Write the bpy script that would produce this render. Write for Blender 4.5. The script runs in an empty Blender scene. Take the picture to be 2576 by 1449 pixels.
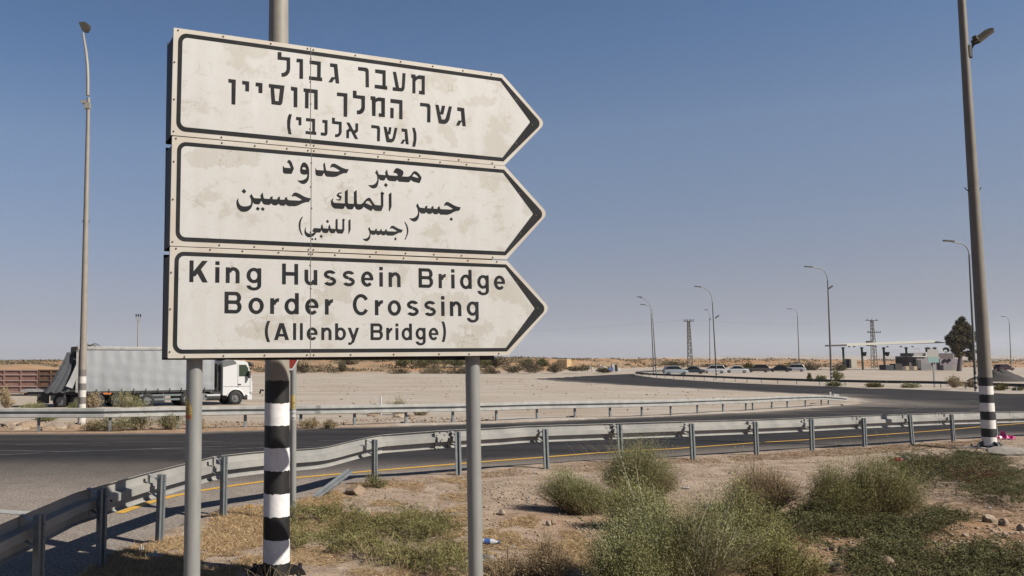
import bpy, bmesh, math, random
import numpy as np
from mathutils import Vector, Matrix
from mathutils.geometry import tessellate_polygon
R = math.radians
rnd = random.Random(7)
nrg = np.random.default_rng(11)
sc = bpy.context.scene
COL = sc.collection

# ---------------------------------------------------------------- camera
F, CX, CY, H = 2100.0, 800.0, 724.5, 2.05          # focal length, principal point (pixels of a 2576 px wide frame), eye height
TH = math.atan(182.5 / F)
cam_d = bpy.data.cameras.new('camera'); cam = bpy.data.objects.new('camera', cam_d); COL.objects.link(cam)
cam.location = (0, 0, H); cam.rotation_euler = (R(90) + TH, 0, 0)
cam_d.sensor_fit = 'HORIZONTAL'; cam_d.sensor_width = 36; cam_d.lens = F / 2576 * 36
cam_d.shift_x = (1288 - CX) / 2576
cam_d.clip_start = 0.05; cam_d.clip_end = 60000
sc.camera = cam
sc.render.resolution_x = 1024; sc.render.resolution_y = 576

# ---------------------------------------------------------------- light
SUN_EL, SUN_AZ = R(40.5), math.atan2(0.8403, -0.5421)   # azimuth clockwise from +Y
w = bpy.data.worlds.new('World'); sc.world = w; w.use_nodes = True
nt = w.node_tree; nt.nodes.clear()
out = nt.nodes.new('ShaderNodeOutputWorld'); bg = nt.nodes.new('ShaderNodeBackground')
sky = nt.nodes.new('ShaderNodeTexSky'); sky.sky_type = 'NISHITA'; sky.sun_disc = False
sky.sun_elevation = SUN_EL; sky.sun_rotation = SUN_AZ
sky.altitude = 0; sky.air_density = 0.8; sky.dust_density = 0.15; sky.ozone_density = 2.2
# desert dust: the lowest degrees of the sky are greyer and dimmer, the same all the way round
sep = nt.nodes.new('ShaderNodeSeparateXYZ')
ramp = nt.nodes.new('ShaderNodeValToRGB')
mul = nt.nodes.new('ShaderNodeMix'); mul.data_type = 'RGBA'; mul.blend_type = 'MULTIPLY'; mul.inputs['Factor'].default_value = 1
tc = nt.nodes.new('ShaderNodeTexCoord')
nt.links.new(tc.outputs['Generated'], sep.inputs[0]); nt.links.new(sep.outputs['Z'], ramp.inputs[0])
SKYRAMP = [(0.0, (0.385, 0.345, 0.455)), (0.022, (0.40, 0.358, 0.475)), (0.083, (0.68, 0.535, 0.56)), (0.145, (0.81, 0.69, 0.69)), (0.254, (0.965, 0.915, 0.90)), (0.36, (0.71, 0.86, 0.968)), (0.6, (0.58, 0.69, 0.79)), (1.0, (0.46, 0.52, 0.60))]
el = ramp.color_ramp.elements
el[0].position, el[0].color = SKYRAMP[0][0], (*SKYRAMP[0][1], 1)
el[1].position, el[1].color = SKYRAMP[-1][0], (*SKYRAMP[-1][1], 1)
for p_, c_ in SKYRAMP[1:-1]:
    e_ = el.new(p_); e_.color = (*c_, 1)
nt.links.new(sky.outputs[0], mul.inputs['A']); nt.links.new(ramp.outputs[0], mul.inputs['B'])
nt.links.new(mul.outputs['Result'], bg.inputs[0]); bg.inputs[1].default_value = 0.056
nt.links.new(bg.outputs[0], out.inputs[0])
sd = bpy.data.lights.new('sun', 'SUN'); sd.energy = 5.0; sd.angle = R(0.5); sd.color = (1, 0.93, 0.82)
sun = bpy.data.objects.new('sun', sd); COL.objects.link(sun)
sv = Vector((0.8403 * math.cos(SUN_EL), -0.5421 * math.cos(SUN_EL), math.sin(SUN_EL)))
sun.rotation_euler = sv.to_track_quat('Z', 'Y').to_euler(); sun.location = (20, -20, 40)
sc.view_settings.view_transform = 'Standard'; sc.view_settings.look = 'None'
sc.view_settings.exposure = 0.8; sc.view_settings.gamma = 1; sc.view_settings.use_curve_mapping = False

# ---------------------------------------------------------------- geometry of the place
KN = [(-60, 0), (17, 0), (20, -.05), (26.7, -.24), (29.7, -.33), (45, -.76), (54, -.98), (60, -1.03), (100, -1.05),
      (150, -1.0), (168, -.75), (215, -.35), (300, -.3), (60000, -.3)]
KY = [k[0] for k in KN]; KZ = [k[1] for k in KN]
def fz(Y): return float(np.interp(Y, KY, KZ))
CT, ST = math.cos(TH), math.sin(TH)
def ray(px, py):
    a = (px - CX) / F; b = (CY - py) / F
    return Vector((a, CT - b * ST, ST + b * CT))
def W(px, py, Y):
    d = ray(px, py); t = Y / d.y
    return Vector((d.x * t, Y, H + d.z * t))
def G(px, py, dz=0.0):
    d = ray(px, py); Y = 15.0
    for _ in range(60):
        t = (fz(Y) + dz - H) / min(d.z, -1e-4); Yn = d.y * t
        Y = 0.5 * Y + 0.5 * min(Yn, 900)
    t = Y / d.y
    return Vector((d.x * t, Y, fz(Y) + dz))
def proj(X, Y, Z):
    X, Y, Z = np.asarray(X, float), np.asarray(Y, float), np.asarray(Z, float) - H
    c = Y * CT + Z * ST; u = -Y * ST + Z * CT
    return CX + F * X / c, CY - F * u / c
def inpoly(x, y, poly):
    x = np.asarray(x); y = np.asarray(y); r = np.zeros(x.shape, bool); n = len(poly)
    for i in range(n):
        x1, y1 = poly[i]; x2, y2 = poly[(i + 1) % n]
        if y1 == y2: continue
        c = ((y1 > y) != (y2 > y)) & (x < (x2 - x1) * (y - y1) / (y2 - y1) + x1)
        r ^= c
    return r

# ---------------------------------------------------------------- materials
def _nodes(name, spec=None):
    m = bpy.data.materials.new(name); m.use_nodes = True
    n = m.node_tree; b = n.nodes['Principled BSDF']
    if spec is not None: b.inputs['Specular IOR Level'].default_value = spec
    return m, n, b
def _noise(n, scale, detail=4, coord='Object', rough=.6, stretch=None):
    t = n.nodes.new('ShaderNodeTexCoord'); x = n.nodes.new('ShaderNodeTexNoise')
    x.inputs['Scale'].default_value = scale; x.inputs['Detail'].default_value = detail; x.inputs['Roughness'].default_value = rough
    if stretch:
        mp = n.nodes.new('ShaderNodeMapping'); mp.inputs['Scale'].default_value = stretch
        n.links.new(t.outputs[coord], mp.inputs[0]); n.links.new(mp.outputs[0], x.inputs['Vector'])
    else: n.links.new(t.outputs[coord], x.inputs['Vector'])
    return x
def _ramp(n, src, a, b, ca, cb):
    r = n.nodes.new('ShaderNodeValToRGB'); e = r.color_ramp.elements
    e[0].position, e[0].color, e[1].position, e[1].color = a, (*ca, 1), b, (*cb, 1)
    n.links.new(src, r.inputs[0]); return r
def _mix(n, fac, a, b, mode='MIX'):
    m = n.nodes.new('ShaderNodeMix'); m.data_type = 'RGBA'; m.blend_type = mode
    for k, v in (('Factor', fac), ('A', a), ('B', b)):
        s = m.inputs[k]
        if hasattr(v, 'default_value') or hasattr(v, 'is_output'): n.links.new(v, s)
        elif k == 'Factor': s.default_value = v
        else: s.default_value = (*v, 1)
    return m.outputs['Result']
def _math(n, op, a, b=None):
    m = n.nodes.new('ShaderNodeMath'); m.operation = op
    for i, v in enumerate((a, b)):
        if v is None: continue
        if isinstance(v, (int, float)): m.inputs[i].default_value = v
        else: n.links.new(v, m.inputs[i])
    return m.outputs[0]
def _bump(n, bs, h, strength, dist=.01):
    b = n.nodes.new('ShaderNodeBump'); b.inputs['Strength'].default_value = strength; b.inputs['Distance'].default_value = dist
    n.links.new(h, b.inputs['Height']); n.links.new(b.outputs[0], bs.inputs['Normal'])
KA = .54
def M(name, c, rough=.7, metal=0, c2=None, scale=4, lo=.4, hi=.65, bump=None, stretch=None, detail=4):
    c = tuple(v * KA for v in c); c2 = tuple(v * KA for v in c2) if c2 is not None else None
    m, n, b = _nodes(name)
    b.inputs['Roughness'].default_value = rough; b.inputs['Metallic'].default_value = metal
    b.inputs['Base Color'].default_value = (*c, 1)
    if c2 is not None:
        x = _noise(n, scale, detail, stretch=stretch); r = _ramp(n, x.outputs['Fac'], lo, hi, c, c2)
        n.links.new(r.outputs[0], b.inputs['Base Color'])
    if bump:
        y = _noise(n, bump[0], 3); _bump(n, b, y.outputs['Fac'], bump[1], bump[2] if len(bump) > 2 else .01)
    return m
def leafmat(name, c1, c2, c3=None, rough=.65, trans=.0):
    c1, c2 = [tuple(v * KA for v in q) for q in (c1, c2)]; c3 = tuple(v * KA for v in c3) if c3 else None
    m, n, b = _nodes(name); b.inputs['Roughness'].default_value = rough
    a = n.nodes.new('ShaderNodeAttribute'); a.attribute_name = 'tint'
    r = _ramp(n, a.outputs['Fac'], 0.0, 1.0, c1, c2)
    if c3:
        e = r.color_ramp.elements.new(.5); e.color = (*c2, 1); r.color_ramp.elements[-1].color = (*c3, 1)
    n.links.new(r.outputs[0], b.inputs['Base Color'])
    if 'Specular IOR Level' in b.inputs: b.inputs['Specular IOR Level'].default_value = .25
    return m
def stripemat(name, top, th, dark, light, body):
    light, body = [tuple(v * KA for v in q) for q in (light, body)]
    m, n, b = _nodes(name); b.inputs['Roughness'].default_value = .6
    t = n.nodes.new('ShaderNodeTexCoord'); s = n.nodes.new('ShaderNodeSeparateXYZ'); n.links.new(t.outputs['Object'], s.inputs[0])
    x = _noise(n, 22, 3); wob = _math(n, 'MULTIPLY', _math(n, 'SUBTRACT', x.outputs['Fac'], .5), .035)
    z = _math(n, 'ADD', s.outputs['Z'], wob)
    a = _math(n, 'DIVIDE', _math(n, 'SUBTRACT', top, z), th)
    k = _math(n, 'MODULO', _math(n, 'FLOOR', a), 2.0)
    above = _math(n, 'GREATER_THAN', z, top)
    g = _noise(n, 5, 6); bod = _ramp(n, g.outputs['Fac'], .3, .7, body, tuple(v * .8 for v in body))
    g2 = _noise(n, 14, 6); lt = _ramp(n, g2.outputs['Fac'], .25, .6, tuple(v * .78 for v in light), light)
    c = _mix(n, k, dark, lt.outputs[0]); c = _mix(n, above, c, bod.outputs[0])
    n.links.new(c, b.inputs['Base Color'])
    _bump(n, b, g2.outputs['Fac'], .15, .004)
    return m

m_galv = M('galvanised_steel', (.37, .38, .375), .5, .35, (.52, .52, .50), 7, .35, .7, stretch=(1, 1, 3))
m_galv_dusty = M('dusty_guardrail_steel', (.47, .455, .425), .55, .1, (.35, .35, .34), 2.2, .38, .66, bump=(30, .1, .003))
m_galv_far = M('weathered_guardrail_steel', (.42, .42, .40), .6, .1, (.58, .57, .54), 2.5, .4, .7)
m_galv_back = M('shade_toned_guardrail_steel', (.07, .075, .08), .7, .1, (.11, .115, .12), 2.5, .4, .7)  # same steel as the other rails, with the far rail's shade put into the colour
m_post = M('zinc_post_steel', (.25, .28, .30), .5, .4, (.36, .39, .40), 9, .35, .7)
m_signpost = M('sign_post_steel', (.36, .365, .35), .5, .25, (.43, .43, .41), 12, .35, .7, stretch=(1, 1, .3))
m_black = M('black_plastic', (.012, .012, .013), .55)
m_dark = M('dark_metal', (.012, .013, .015), .6, .1)
m_rivet = M('rusty_rivet', (.13, .09, .07), .6, .4, (.22, .17, .15), 60)
m_conc = M('concrete', (.38, .35, .31), .9, 0, (.27, .24, .21), 6, bump=(20, .4))
m_yellow = M('yellow_road_paint', (.85, .47, .04), .7, 0, (.60, .36, .06), 9, .4, .8)
m_yellow_worn = M('worn_yellow_road_paint', (.19, .14, .07), .8, 0, (.10, .08, .065), 2, .35, .6)
m_white_worn = M('worn_white_road_paint', (.34, .33, .32), .8, 0, (.16, .15, .15), 3, .35, .65)
m_white_line = M('white_road_paint', (.52, .52, .50), .7, 0, (.36, .35, .34), 9, .35, .7)
m_white = M('white_paint', (.78, .78, .76), .4)
m_tyre = M('tyre_rubber', (.018, .018, .018), .8)
m_rim = M('wheel_rim', (.30, .30, .30), .4, .6)
m_glass = M('car_glass', (.012, .016, .018), .08)
m_red = M('red_lamp_lens', (.35, .02, .015), .25)
m_orange = M('orange_lamp_lens', (.6, .18, .02), .3)

def print_white():
    m, n, b = _nodes('peeling_reflective_film'); b.inputs['Roughness'].default_value = .55
    x = _noise(n, 2.6, 8, rough=.62, stretch=(1, 1, 1.3)); x2 = _noise(n, 9, 6)
    r = n.nodes.new('ShaderNodeValToRGB'); e = r.color_ramp.elements
    e[0].position, e[0].color = .39, (0.298, 0.29, 0.268, 1); e[1].position, e[1].color = .435, (0.345, 0.343, 0.336, 1)
    e2 = e.new(.575); e2.color = (0.352, 0.351, 0.346, 1); e3 = e.new(.60); e3.color = (0.305, 0.298, 0.278, 1)
    n.links.new(x.outputs['Fac'], r.inputs[0])
    r2 = _ramp(n, x2.outputs['Fac'], .3, .7, (.955, .95, .935), (1.01, 1.01, 1.01))
    c = _mix(n, 1.0, r.outputs[0], r2.outputs[0], 'MULTIPLY')
    # fine cracks where the film lifts
    v = n.nodes.new('ShaderNodeTexVoronoi'); v.feature = 'DISTANCE_TO_EDGE'; v.inputs['Scale'].default_value = 6.5
    t = n.nodes.new('ShaderNodeTexCoord'); w1 = _noise(n, 5, 4); w2 = _mix(n, .12, t.outputs['Object'], w1.outputs['Color'])
    n.links.new(w2, v.inputs['Vector'])
    cr = _ramp(n, v.outputs['Distance'], .0, .012, (.70, .66, .58), (1, 1, 1))
    w3 = _noise(n, 3.3, 2); msk = _ramp(n, w3.outputs['Fac'], .5, .6, (0, 0, 0), (1, 1, 1))
    cc = _mix(n, msk.outputs[0], c, _mix(n, 1.0, c, cr.outputs[0], 'MULTIPLY'))
    sk = _noise(n, 1.0, 5, stretch=(11, 11, .55)); skr = _ramp(n, sk.outputs['Fac'], .40, .66, (.965, .955, .94), (1.01, 1.01, 1.01)); cc = _mix(n, 1.0, cc, skr.outputs[0], 'MULTIPLY')
    sp_ = _noise(n, 60, 3); spr = _ramp(n, sp_.outputs['Fac'], .28, .42, (.92, .91, .88), (1, 1, 1)); cc = _mix(n, 1.0, cc, spr.outputs[0], 'MULTIPLY')
    n.links.new(cc, b.inputs['Base Color']); return m
m_film = print_white()
m_film_edge = M('yellowed_sign_film', (.57, .505, .42), .55, 0, (.63, .595, .53), 3.2, .38, .62, detail=8)
m_ink = M('dark_lettering_film', (.020, .022, .025), .75, 0, (.034, .035, .038), 5)
m_ink.node_tree.nodes['Principled BSDF'].inputs['Specular IOR Level'].default_value = .12

# ---------------------------------------------------------------- mesh builder
class MB:
    def __init__(s): s.v = []; s.f = []; s.sm = []
    def add(s, vs, fs, smooth=False):
        o = len(s.v); s.v += [tuple(v) for v in vs]
        for f in fs: s.f.append(tuple(i + o for i in f)); s.sm.append(smooth)
        return s
    def box(s, c, d, rz=0, ry=0, rx=0):
        m = Matrix.Rotation(rz, 3, 'Z') @ Matrix.Rotation(ry, 3, 'Y') @ Matrix.Rotation(rx, 3, 'X'); c = Vector(c)
        vs = [c + m @ Vector((x * d[0] / 2, y * d[1] / 2, z * d[2] / 2)) for z in (-1, 1) for y in (-1, 1) for x in (-1, 1)]
        return s.add(vs, [(0, 2, 3, 1), (4, 5, 7, 6), (0, 1, 5, 4), (2, 6, 7, 3), (0, 4, 6, 2), (1, 3, 7, 5)])
    def cyl(s, a, b, r0, r1=None, n=16, cap=True):
        r1 = r0 if r1 is None else r1; a, b = Vector(a), Vector(b); d = (b - a).normalized()
        q = d.to_track_quat('Z', 'Y'); X, Y = q @ Vector((1, 0, 0)), q @ Vector((0, 1, 0))
        A = [a + (X * math.cos(t) + Y * math.sin(t)) * r0 for t in [2 * math.pi * i / n for i in range(n)]]
        B = [b + (X * math.cos(t) + Y * math.sin(t)) * r1 for t in [2 * math.pi * i / n for i in range(n)]]
        s.add(A + B, [(i, (i + 1) % n, n + (i + 1) % n, n + i) for i in range(n)], True)
        if cap: s.add(A, [tuple(range(n))[::-1]]); s.add(B, [tuple(range(n))])
        return s
    def tube(s, pts, rs, n=10):
        pts = [Vector(p) for p in pts]; rings = []
        up = Vector((0, 1, 0.01))
        for i, p in enumerate(pts):
            d = (pts[min(i + 1, len(pts) - 1)] - pts[max(i - 1, 0)]).normalized()
            X = d.cross(up)
            if X.length < 1e-3: X = d.cross(Vector((1, 0, 0)))
            X.normalize(); Y = d.cross(X).normalized(); r = rs[i] if hasattr(rs, '__len__') else rs
            rings.append([p + (X * math.cos(t) + Y * math.sin(t)) * r for t in [2 * math.pi * k / n for k in range(n)]])
        vs = [v for r_ in rings for v in r_]; m = len(pts)
        fs = [(i * n + k, i * n + (k + 1) % n, (i + 1) * n + (k + 1) % n, (i + 1) * n + k) for i in range(m - 1) for k in range(n)]
        s.add(vs, fs, True); s.add(rings[0], [tuple(range(n))]); s.add(rings[-1], [tuple(range(n))[::-1]]); return s
    def extr(s, pts, off, smooth=False):     # polygon of 3d points pushed along off
        pts = [Vector(p) for p in pts]; off = Vector(off); n = len(pts)
        tri = tessellate_polygon([pts])
        s.add(pts, [tuple(t) for t in tri]); s.add([p + off for p in pts], [tuple(t)[::-1] for t in tri])
        s.add(pts + [p + off for p in pts], [(i, (i + 1) % n, n + (i + 1) % n, n + i) for i in range(n)], smooth); return s
    def flat(s, loops, off=(0, 0, 0)):
        off = Vector(off); tri = tessellate_polygon([[Vector(p) for p in l] for l in loops])
        allp = [Vector(p) + off for l in loops for p in l]
        return s.add(allp, [tuple(t) for t in tri])
    def rock(s, c, r, seed=0, sub=2, flatz=.7):
        bm = bmesh.new(); bmesh.ops.create_icosphere(bm, subdivisions=sub, radius=1)
        q = random.Random(seed); ax = [Vector((q.gauss(0, 1), q.gauss(0, 1), q.gauss(0, 1))).normalized() for _ in range(7)]
        cut = [q.uniform(.62, .92) for _ in ax]
        vs = []
        for v in bm.verts:
            p = v.co.copy()
            for a, k in zip(ax, cut):
                e = p.dot(a)
                if e > k: p -= a * (e - k)
            p *= 1 + q.uniform(-.03, .03)
            vs.append(Vector(c) + Vector((p.x * r[0], p.y * r[1], p.z * r[2] * flatz)))
        s.add(vs, [tuple(v.index for v in f.verts) for f in bm.faces]); bm.free(); return s
    def mesh(s, name, mat, origin=None):
        me = bpy.data.meshes.new(name)
        v = s.v if origin is None else [(a - origin[0], b - origin[1], c - origin[2]) for a, b, c in s.v]
        me.from_pydata(v, [], s.f); me.polygons.foreach_set('use_smooth', s.sm)
        me.materials.append(mat); me.validate(); me.update(); return me
    def build(s, name, mat, parent=None, origin=None, bevel=0, seg=2):
        o = bpy.data.objects.new(name, s.mesh(name, mat, origin)); COL.objects.link(o)
        if parent is not None: o.parent = parent
        elif origin is not None: o.location = origin
        if bevel:
            b = o.modifiers.new('bevel', 'BEVEL'); b.width = bevel; b.segments = seg; b.limit_method = 'ANGLE'; b.angle_limit = R(40)
        return o
def tag(o, label=None, cat=None, group=None, kind=None):
    if label: o['label'] = label
    if cat: o['category'] = cat
    if group: o['group'] = group
    if kind: o['kind'] = kind
    return o
def thing(name, label, cat, loc=(0, 0, 0), rz=0, group=None):
    o = bpy.data.objects.new(name, None); COL.objects.link(o); o.location = loc; o.rotation_euler.z = rz
    o.empty_display_size = .3
    return tag(o, label, cat, group)
def copy_tree(o, parent=None):
    c = o.copy(); COL.objects.link(c)
    if parent is not None: c.parent = parent
    for ch in list(o.children): copy_tree(ch, c)
    return c
def bigmesh(name, V, FC, mat, tint=None, parent=None, loc=None, nper=3):
    me = bpy.data.meshes.new(name); nf = len(FC)
    me.vertices.add(len(V)); me.vertices.foreach_set('co', np.asarray(V, np.float32).ravel())
    me.loops.add(nf * nper); me.loops.foreach_set('vertex_index', np.asarray(FC, np.int32).ravel())
    me.polygons.add(nf); me.polygons.foreach_set('loop_start', np.arange(0, nf * nper, nper, dtype=np.int32))
    me.update(calc_edges=True)
    if tint is not None:
        at = me.attributes.new('tint', 'FLOAT', 'POINT'); at.data.foreach_set('value', np.asarray(tint, np.float32))
    me.materials.append(mat)
    o = bpy.data.objects.new(name, me); COL.objects.link(o)
    if parent is not None: o.parent = parent
    if loc is not None: o.location = loc
    return o
# ---------------------------------------------------------------- ground
NEAR_EDGE = [(249, 1408), (296, 1386), (341, 1373), (372, 1355), (446, 1326), (503, 1301), (550, 1284), (580, 1278), (661, 1269), (742, 1256),
             (852, 1220), (903, 1212), (1010, 1199), (1137, 1188), (1296, 1173), (1483, 1159), (1697, 1151), (1871, 1138), (2013, 1130),
             (2046, 1131), (2284, 1116), (2400, 1106), (2567, 1098), (2700, 1088)]
FAR_EDGE = [(-500, 1092), (-100, 1091), (200, 1090), (450, 1089), (566, 1084.5), (667, 1082), (744, 1078), (970, 1072.6), (1174, 1066), (1258, 1064), (1466, 1055),
            (1701, 1046), (1824, 1039.5), (1912, 1036.5), (2028, 1027.7), (2110, 1021), (2155, 1015), (2168, 1008), (2150, 1001), (2072, 992.7), (1941, 987), (1887, 985.5), (1779, 979.7),
            (1648, 972.8), (1550, 968), (1440, 961.5), (1344, 953.9)]
FAR2 = [(1349, 952.2), (1440, 947.5), (1594, 940.5), (1600, 944), (1700, 954.5), (1824, 962), (1887, 965.2), (2116, 973), (2437, 985), (2566, 990), (2900, 1004)]
nearW = [(-2.0, -8.0), (-2.1, 3.0), (-2.18, 6.5), (-2.3, 8.0)] + [tuple(G(*p)[:2]) for p in NEAR_EDGE] + [(30, 25.0), (60, 30.0)]
def jitter(pts, amp, step, seed):
    q = random.Random(seed); o = []
    for (x1, y1), (x2, y2) in zip(pts, pts[1:]):
        L = math.hypot(x2 - x1, y2 - y1); k = max(1, int(L / step))
        for i in range(k):
            t = i / k; a = amp if i else amp * .3
            o.append((x1 + (x2 - x1) * t + q.uniform(-a, a), y1 + (y2 - y1) * t + q.uniform(-a, a)))
    o.append(pts[-1]); return o
nearWj = jitter(nearW, .035, .22, 3)
farW = [tuple(G(*p)[:2]) for p in FAR_EDGE]; far2W = [tuple(G(*p)[:2]) for p in FAR2]
ROADPOLY = nearWj + far2W[::-1] + jitter(farW, .12, 1.2, 4)[::-1] + [(-60, farW[0][1]), (-60, -8)]

def sheet(name, poly, mat, dz):
    tri = tessellate_polygon([[Vector((x, y, 0)) for x, y in poly]])
    bm = bmesh.new(); vs = [bm.verts.new((x, y, 0)) for x, y in poly]
    for t in tri:
        try: bm.faces.new([vs[i] for i in t])
        except ValueError: pass
    for k in KY[1:-1]:
        bmesh.ops.bisect_plane(bm, geom=bm.verts[:] + bm.edges[:] + bm.faces[:], dist=1e-5, plane_co=(0, k, 0), plane_no=(0, 1, 0))
    for v in bm.verts: v.co.z = fz(v.co.y) + dz
    bmesh.ops.recalc_face_normals(bm, faces=bm.faces[:])
    if sum(f.normal.z for f in bm.faces) < 0: bmesh.ops.reverse_faces(bm, faces=bm.faces[:])
    me = bpy.data.meshes.new(name); bm.to_mesh(me); bm.free(); me.materials.append(mat)
    o = bpy.data.objects.new(name, me); COL.objects.link(o); return tag(o, kind='structure')

def asphalt_mat():
    m, n, b = _nodes('worn_asphalt', .10); b.inputs['Roughness'].default_value = .95
    t = n.nodes.new('ShaderNodeTexCoord')
    fine = _noise(n, 30, 4, rough=.85); big = _noise(n, .35, 4, stretch=(.35, 1.6, 1)); mid = _noise(n, 2.2, 5)
    c1 = _ramp(n, big.outputs['Fac'], .38, .62, (.017, .017, .019), (.033, .031, .032))
    a = n.nodes.new('ShaderNodeAttribute'); a.attribute_name = 'wear'
    c2 = _mix(n, a.outputs['Fac'], c1.outputs[0], (.175, .155, .140))
    c3 = _ramp(n, mid.outputs['Fac'], .3, .7, (.86, .86, .86), (1.1, 1.1, 1.1))
    c4 = _ramp(n, fine.outputs['Fac'], .34, .68, (.30, .30, .30), (1.8, 1.74, 1.68))
    c = _mix(n, 1.0, _mix(n, 1.0, c2, c3.outputs[0], 'MULTIPLY'), c4.outputs[0], 'MULTIPLY')
    n.links.new(c, b.inputs['Base Color']); _bump(n, b, fine.outputs['Fac'], .55, .006); return m
m_asph = asphalt_mat()
road = sheet('road', ROADPOLY, m_asph, .004)
# wear near the kerbless edges, lighter and dustier there; computed on a denser copy of the sheet
bm = bmesh.new(); bm.from_mesh(road.data)
for k in range(0, 90): 
    y = 2 + k * .6 if k < 60 else 38 + (k - 60) * 5
    bmesh.ops.bisect_plane(bm, geom=bm.verts[:] + bm.edges[:] + bm.faces[:], dist=1e-5, plane_co=(0, y, 0), plane_no=(0, 1, 0))
for k in range(0, 60):
    x = -20 + k * .9 if k < 45 else 21 + (k - 45) * 5
    bmesh.ops.bisect_plane(bm, geom=bm.verts[:] + bm.edges[:] + bm.faces[:], dist=1e-5, plane_co=(x, 0, 0), plane_no=(1, 0, 0))
bm.to_mesh(road.data); bm.free()
def seg_dist(P, line):
    P = np.asarray(P); best = np.full(len(P), 1e9); sg = np.zeros(len(P))
    for (x1, y1), (x2, y2) in zip(line, line[1:]):
        d = np.array([x2 - x1, y2 - y1]); L = max(d @ d, 1e-9); q = P - [x1, y1]
        t = np.clip((q @ d) / L, 0, 1); e = q - t[:, None] * d; r = np.hypot(e[:, 0], e[:, 1])
        s = np.sign(d[0] * q[:, 1] - d[1] * q[:, 0]); u = r < best; best[u] = r[u]; sg[u] = s[u]
    return best, sg
rv = np.zeros(len(road.data.vertices) * 3, np.float32); road.data.vertices.foreach_get('co', rv); rv = rv.reshape(-1, 3)[:, :2]
d1, _ = seg_dist(rv, nearW); d2, _ = seg_dist(rv, farW)
wear = np.clip(1 - d1 / 1.6, 0, 1) * .75 + np.clip(1 - d2 / 1.2, 0, 1) * .8
wear += 1.25 * np.clip(1 - (rv[:, 1] - 11.5) / 6.5, 0, 1) * np.clip(1 - (np.abs(rv[:, 0] + 6) - 7) / 6, 0, 1)
ex, ey = G(2140, 1010)[:2]; wear += np.clip(1 - np.hypot(rv[:, 0] - ex, (rv[:, 1] - ey) * .6) / 7, 0, 1)
at = road.data.attributes.new('wear', 'FLOAT', 'POINT'); at.data.foreach_set('value', np.clip(wear, 0, 1).astype(np.float32))

def ribbon(name, px, width, mat, dz, cat=None, jit=0):
    p = [Vector(G(*q)) if len(q) == 2 else Vector(q) for q in px]; q2 = random.Random(len(px))
    P = []
    for a, b_ in zip(p, p[1:]):
        k = max(1, int((b_ - a).length / .5))
        P += [a.lerp(b_, i / k) for i in range(k)]
    P.append(p[-1]); L, Rr = [], []
    for i, c in enumerate(P):
        d = (P[min(i + 1, len(P) - 1)] - P[max(i - 1, 0)]); d.z = 0; d.normalize(); nn = Vector((-d.y, d.x, 0))
        for S_, s in ((L, 1), (Rr, -1)):
            e = c + nn * s * (width / 2 + q2.uniform(-jit, jit)); S_.append((e.x, e.y, fz(e.y) + dz))
    n = len(P); me = bpy.data.meshes.new(name); me.from_pydata(L + Rr, [], [(i, n + i, n + i + 1, i + 1) for i in range(n - 1)])
    me.materials.append(mat); me.update(); o = bpy.data.objects.new(name, me); COL.objects.link(o); return tag(o, kind='structure')
ribbon('yellow_edge_line', [(300, 1292), (360, 1270), (430, 1250), (503, 1235.8), (598, 1221), (657, 1213), (744, 1203), (943, 1185), (1131, 1169.5), (1321, 1154.6), (1492, 1141), (1694, 1129.6),
        (1901, 1114.5), (2013, 1108), (2162, 1098), (2345, 1085), (2468, 1074), (2567, 1066), (2700, 1056)], .13, m_yellow, .010, jit=.008)
ribbon('yellow_inner_line', [(1560, 1067), (1700, 1057), (1824, 1048), (1970, 1036.5), (2087, 1025), (2174, 1018), (2221, 1011.7), (2228, 1004), (2190, 997)], .13, m_yellow_worn, .010)
ribbon('white_line', [(-150, 1275), (8, 1288), (60, 1292), (128, 1295)], .22, m_white_line, .010, jit=.01)
for i, l in enumerate([[(-200, 1128), (8, 1133.5), (157, 1137), (300, 1133), (459, 1127), (600, 1122)], [(-100, 1146), (8, 1145), (100, 1140)],
                       [(380, 1130), (560, 1131), (700, 1126), (860, 1122), (1000, 1117)], [(40, 1120), (300, 1113), (560, 1111)], [(800, 1110), (1000, 1106), (1150, 1104)]]):
    ribbon('scuffed_lane_line', l, .05, m_white_worn, .010, jit=.012)
m_tyremark = M('tyre_scuff', (.15, .14, .135), .9, 0, (.08, .077, .075), 2, .4, .6)
for k, l in enumerate([[(1900, 1024), (2020, 1024), (2150, 1035), (2240, 1034), (2300, 1024), (2260, 1014), (2150, 1006)], [(2100, 1041), (2250, 1038), (2330, 1026), (2280, 1014), (2180, 1008)],
           [(1960, 1017), (2100, 1022)], [(2360, 1040), (2440, 1036), (2500, 1020), (2430, 1005), (2300, 998)], [(2000, 1000), (2200, 1004), (2350, 1012)], [(1460, 953), (1560, 951), (1680, 958)], [(1480, 957), (1600, 956), (1700, 962)]]):
    ribbon('tyre_mark', l, .10, m_tyremark, .014, jit=.03)

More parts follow.
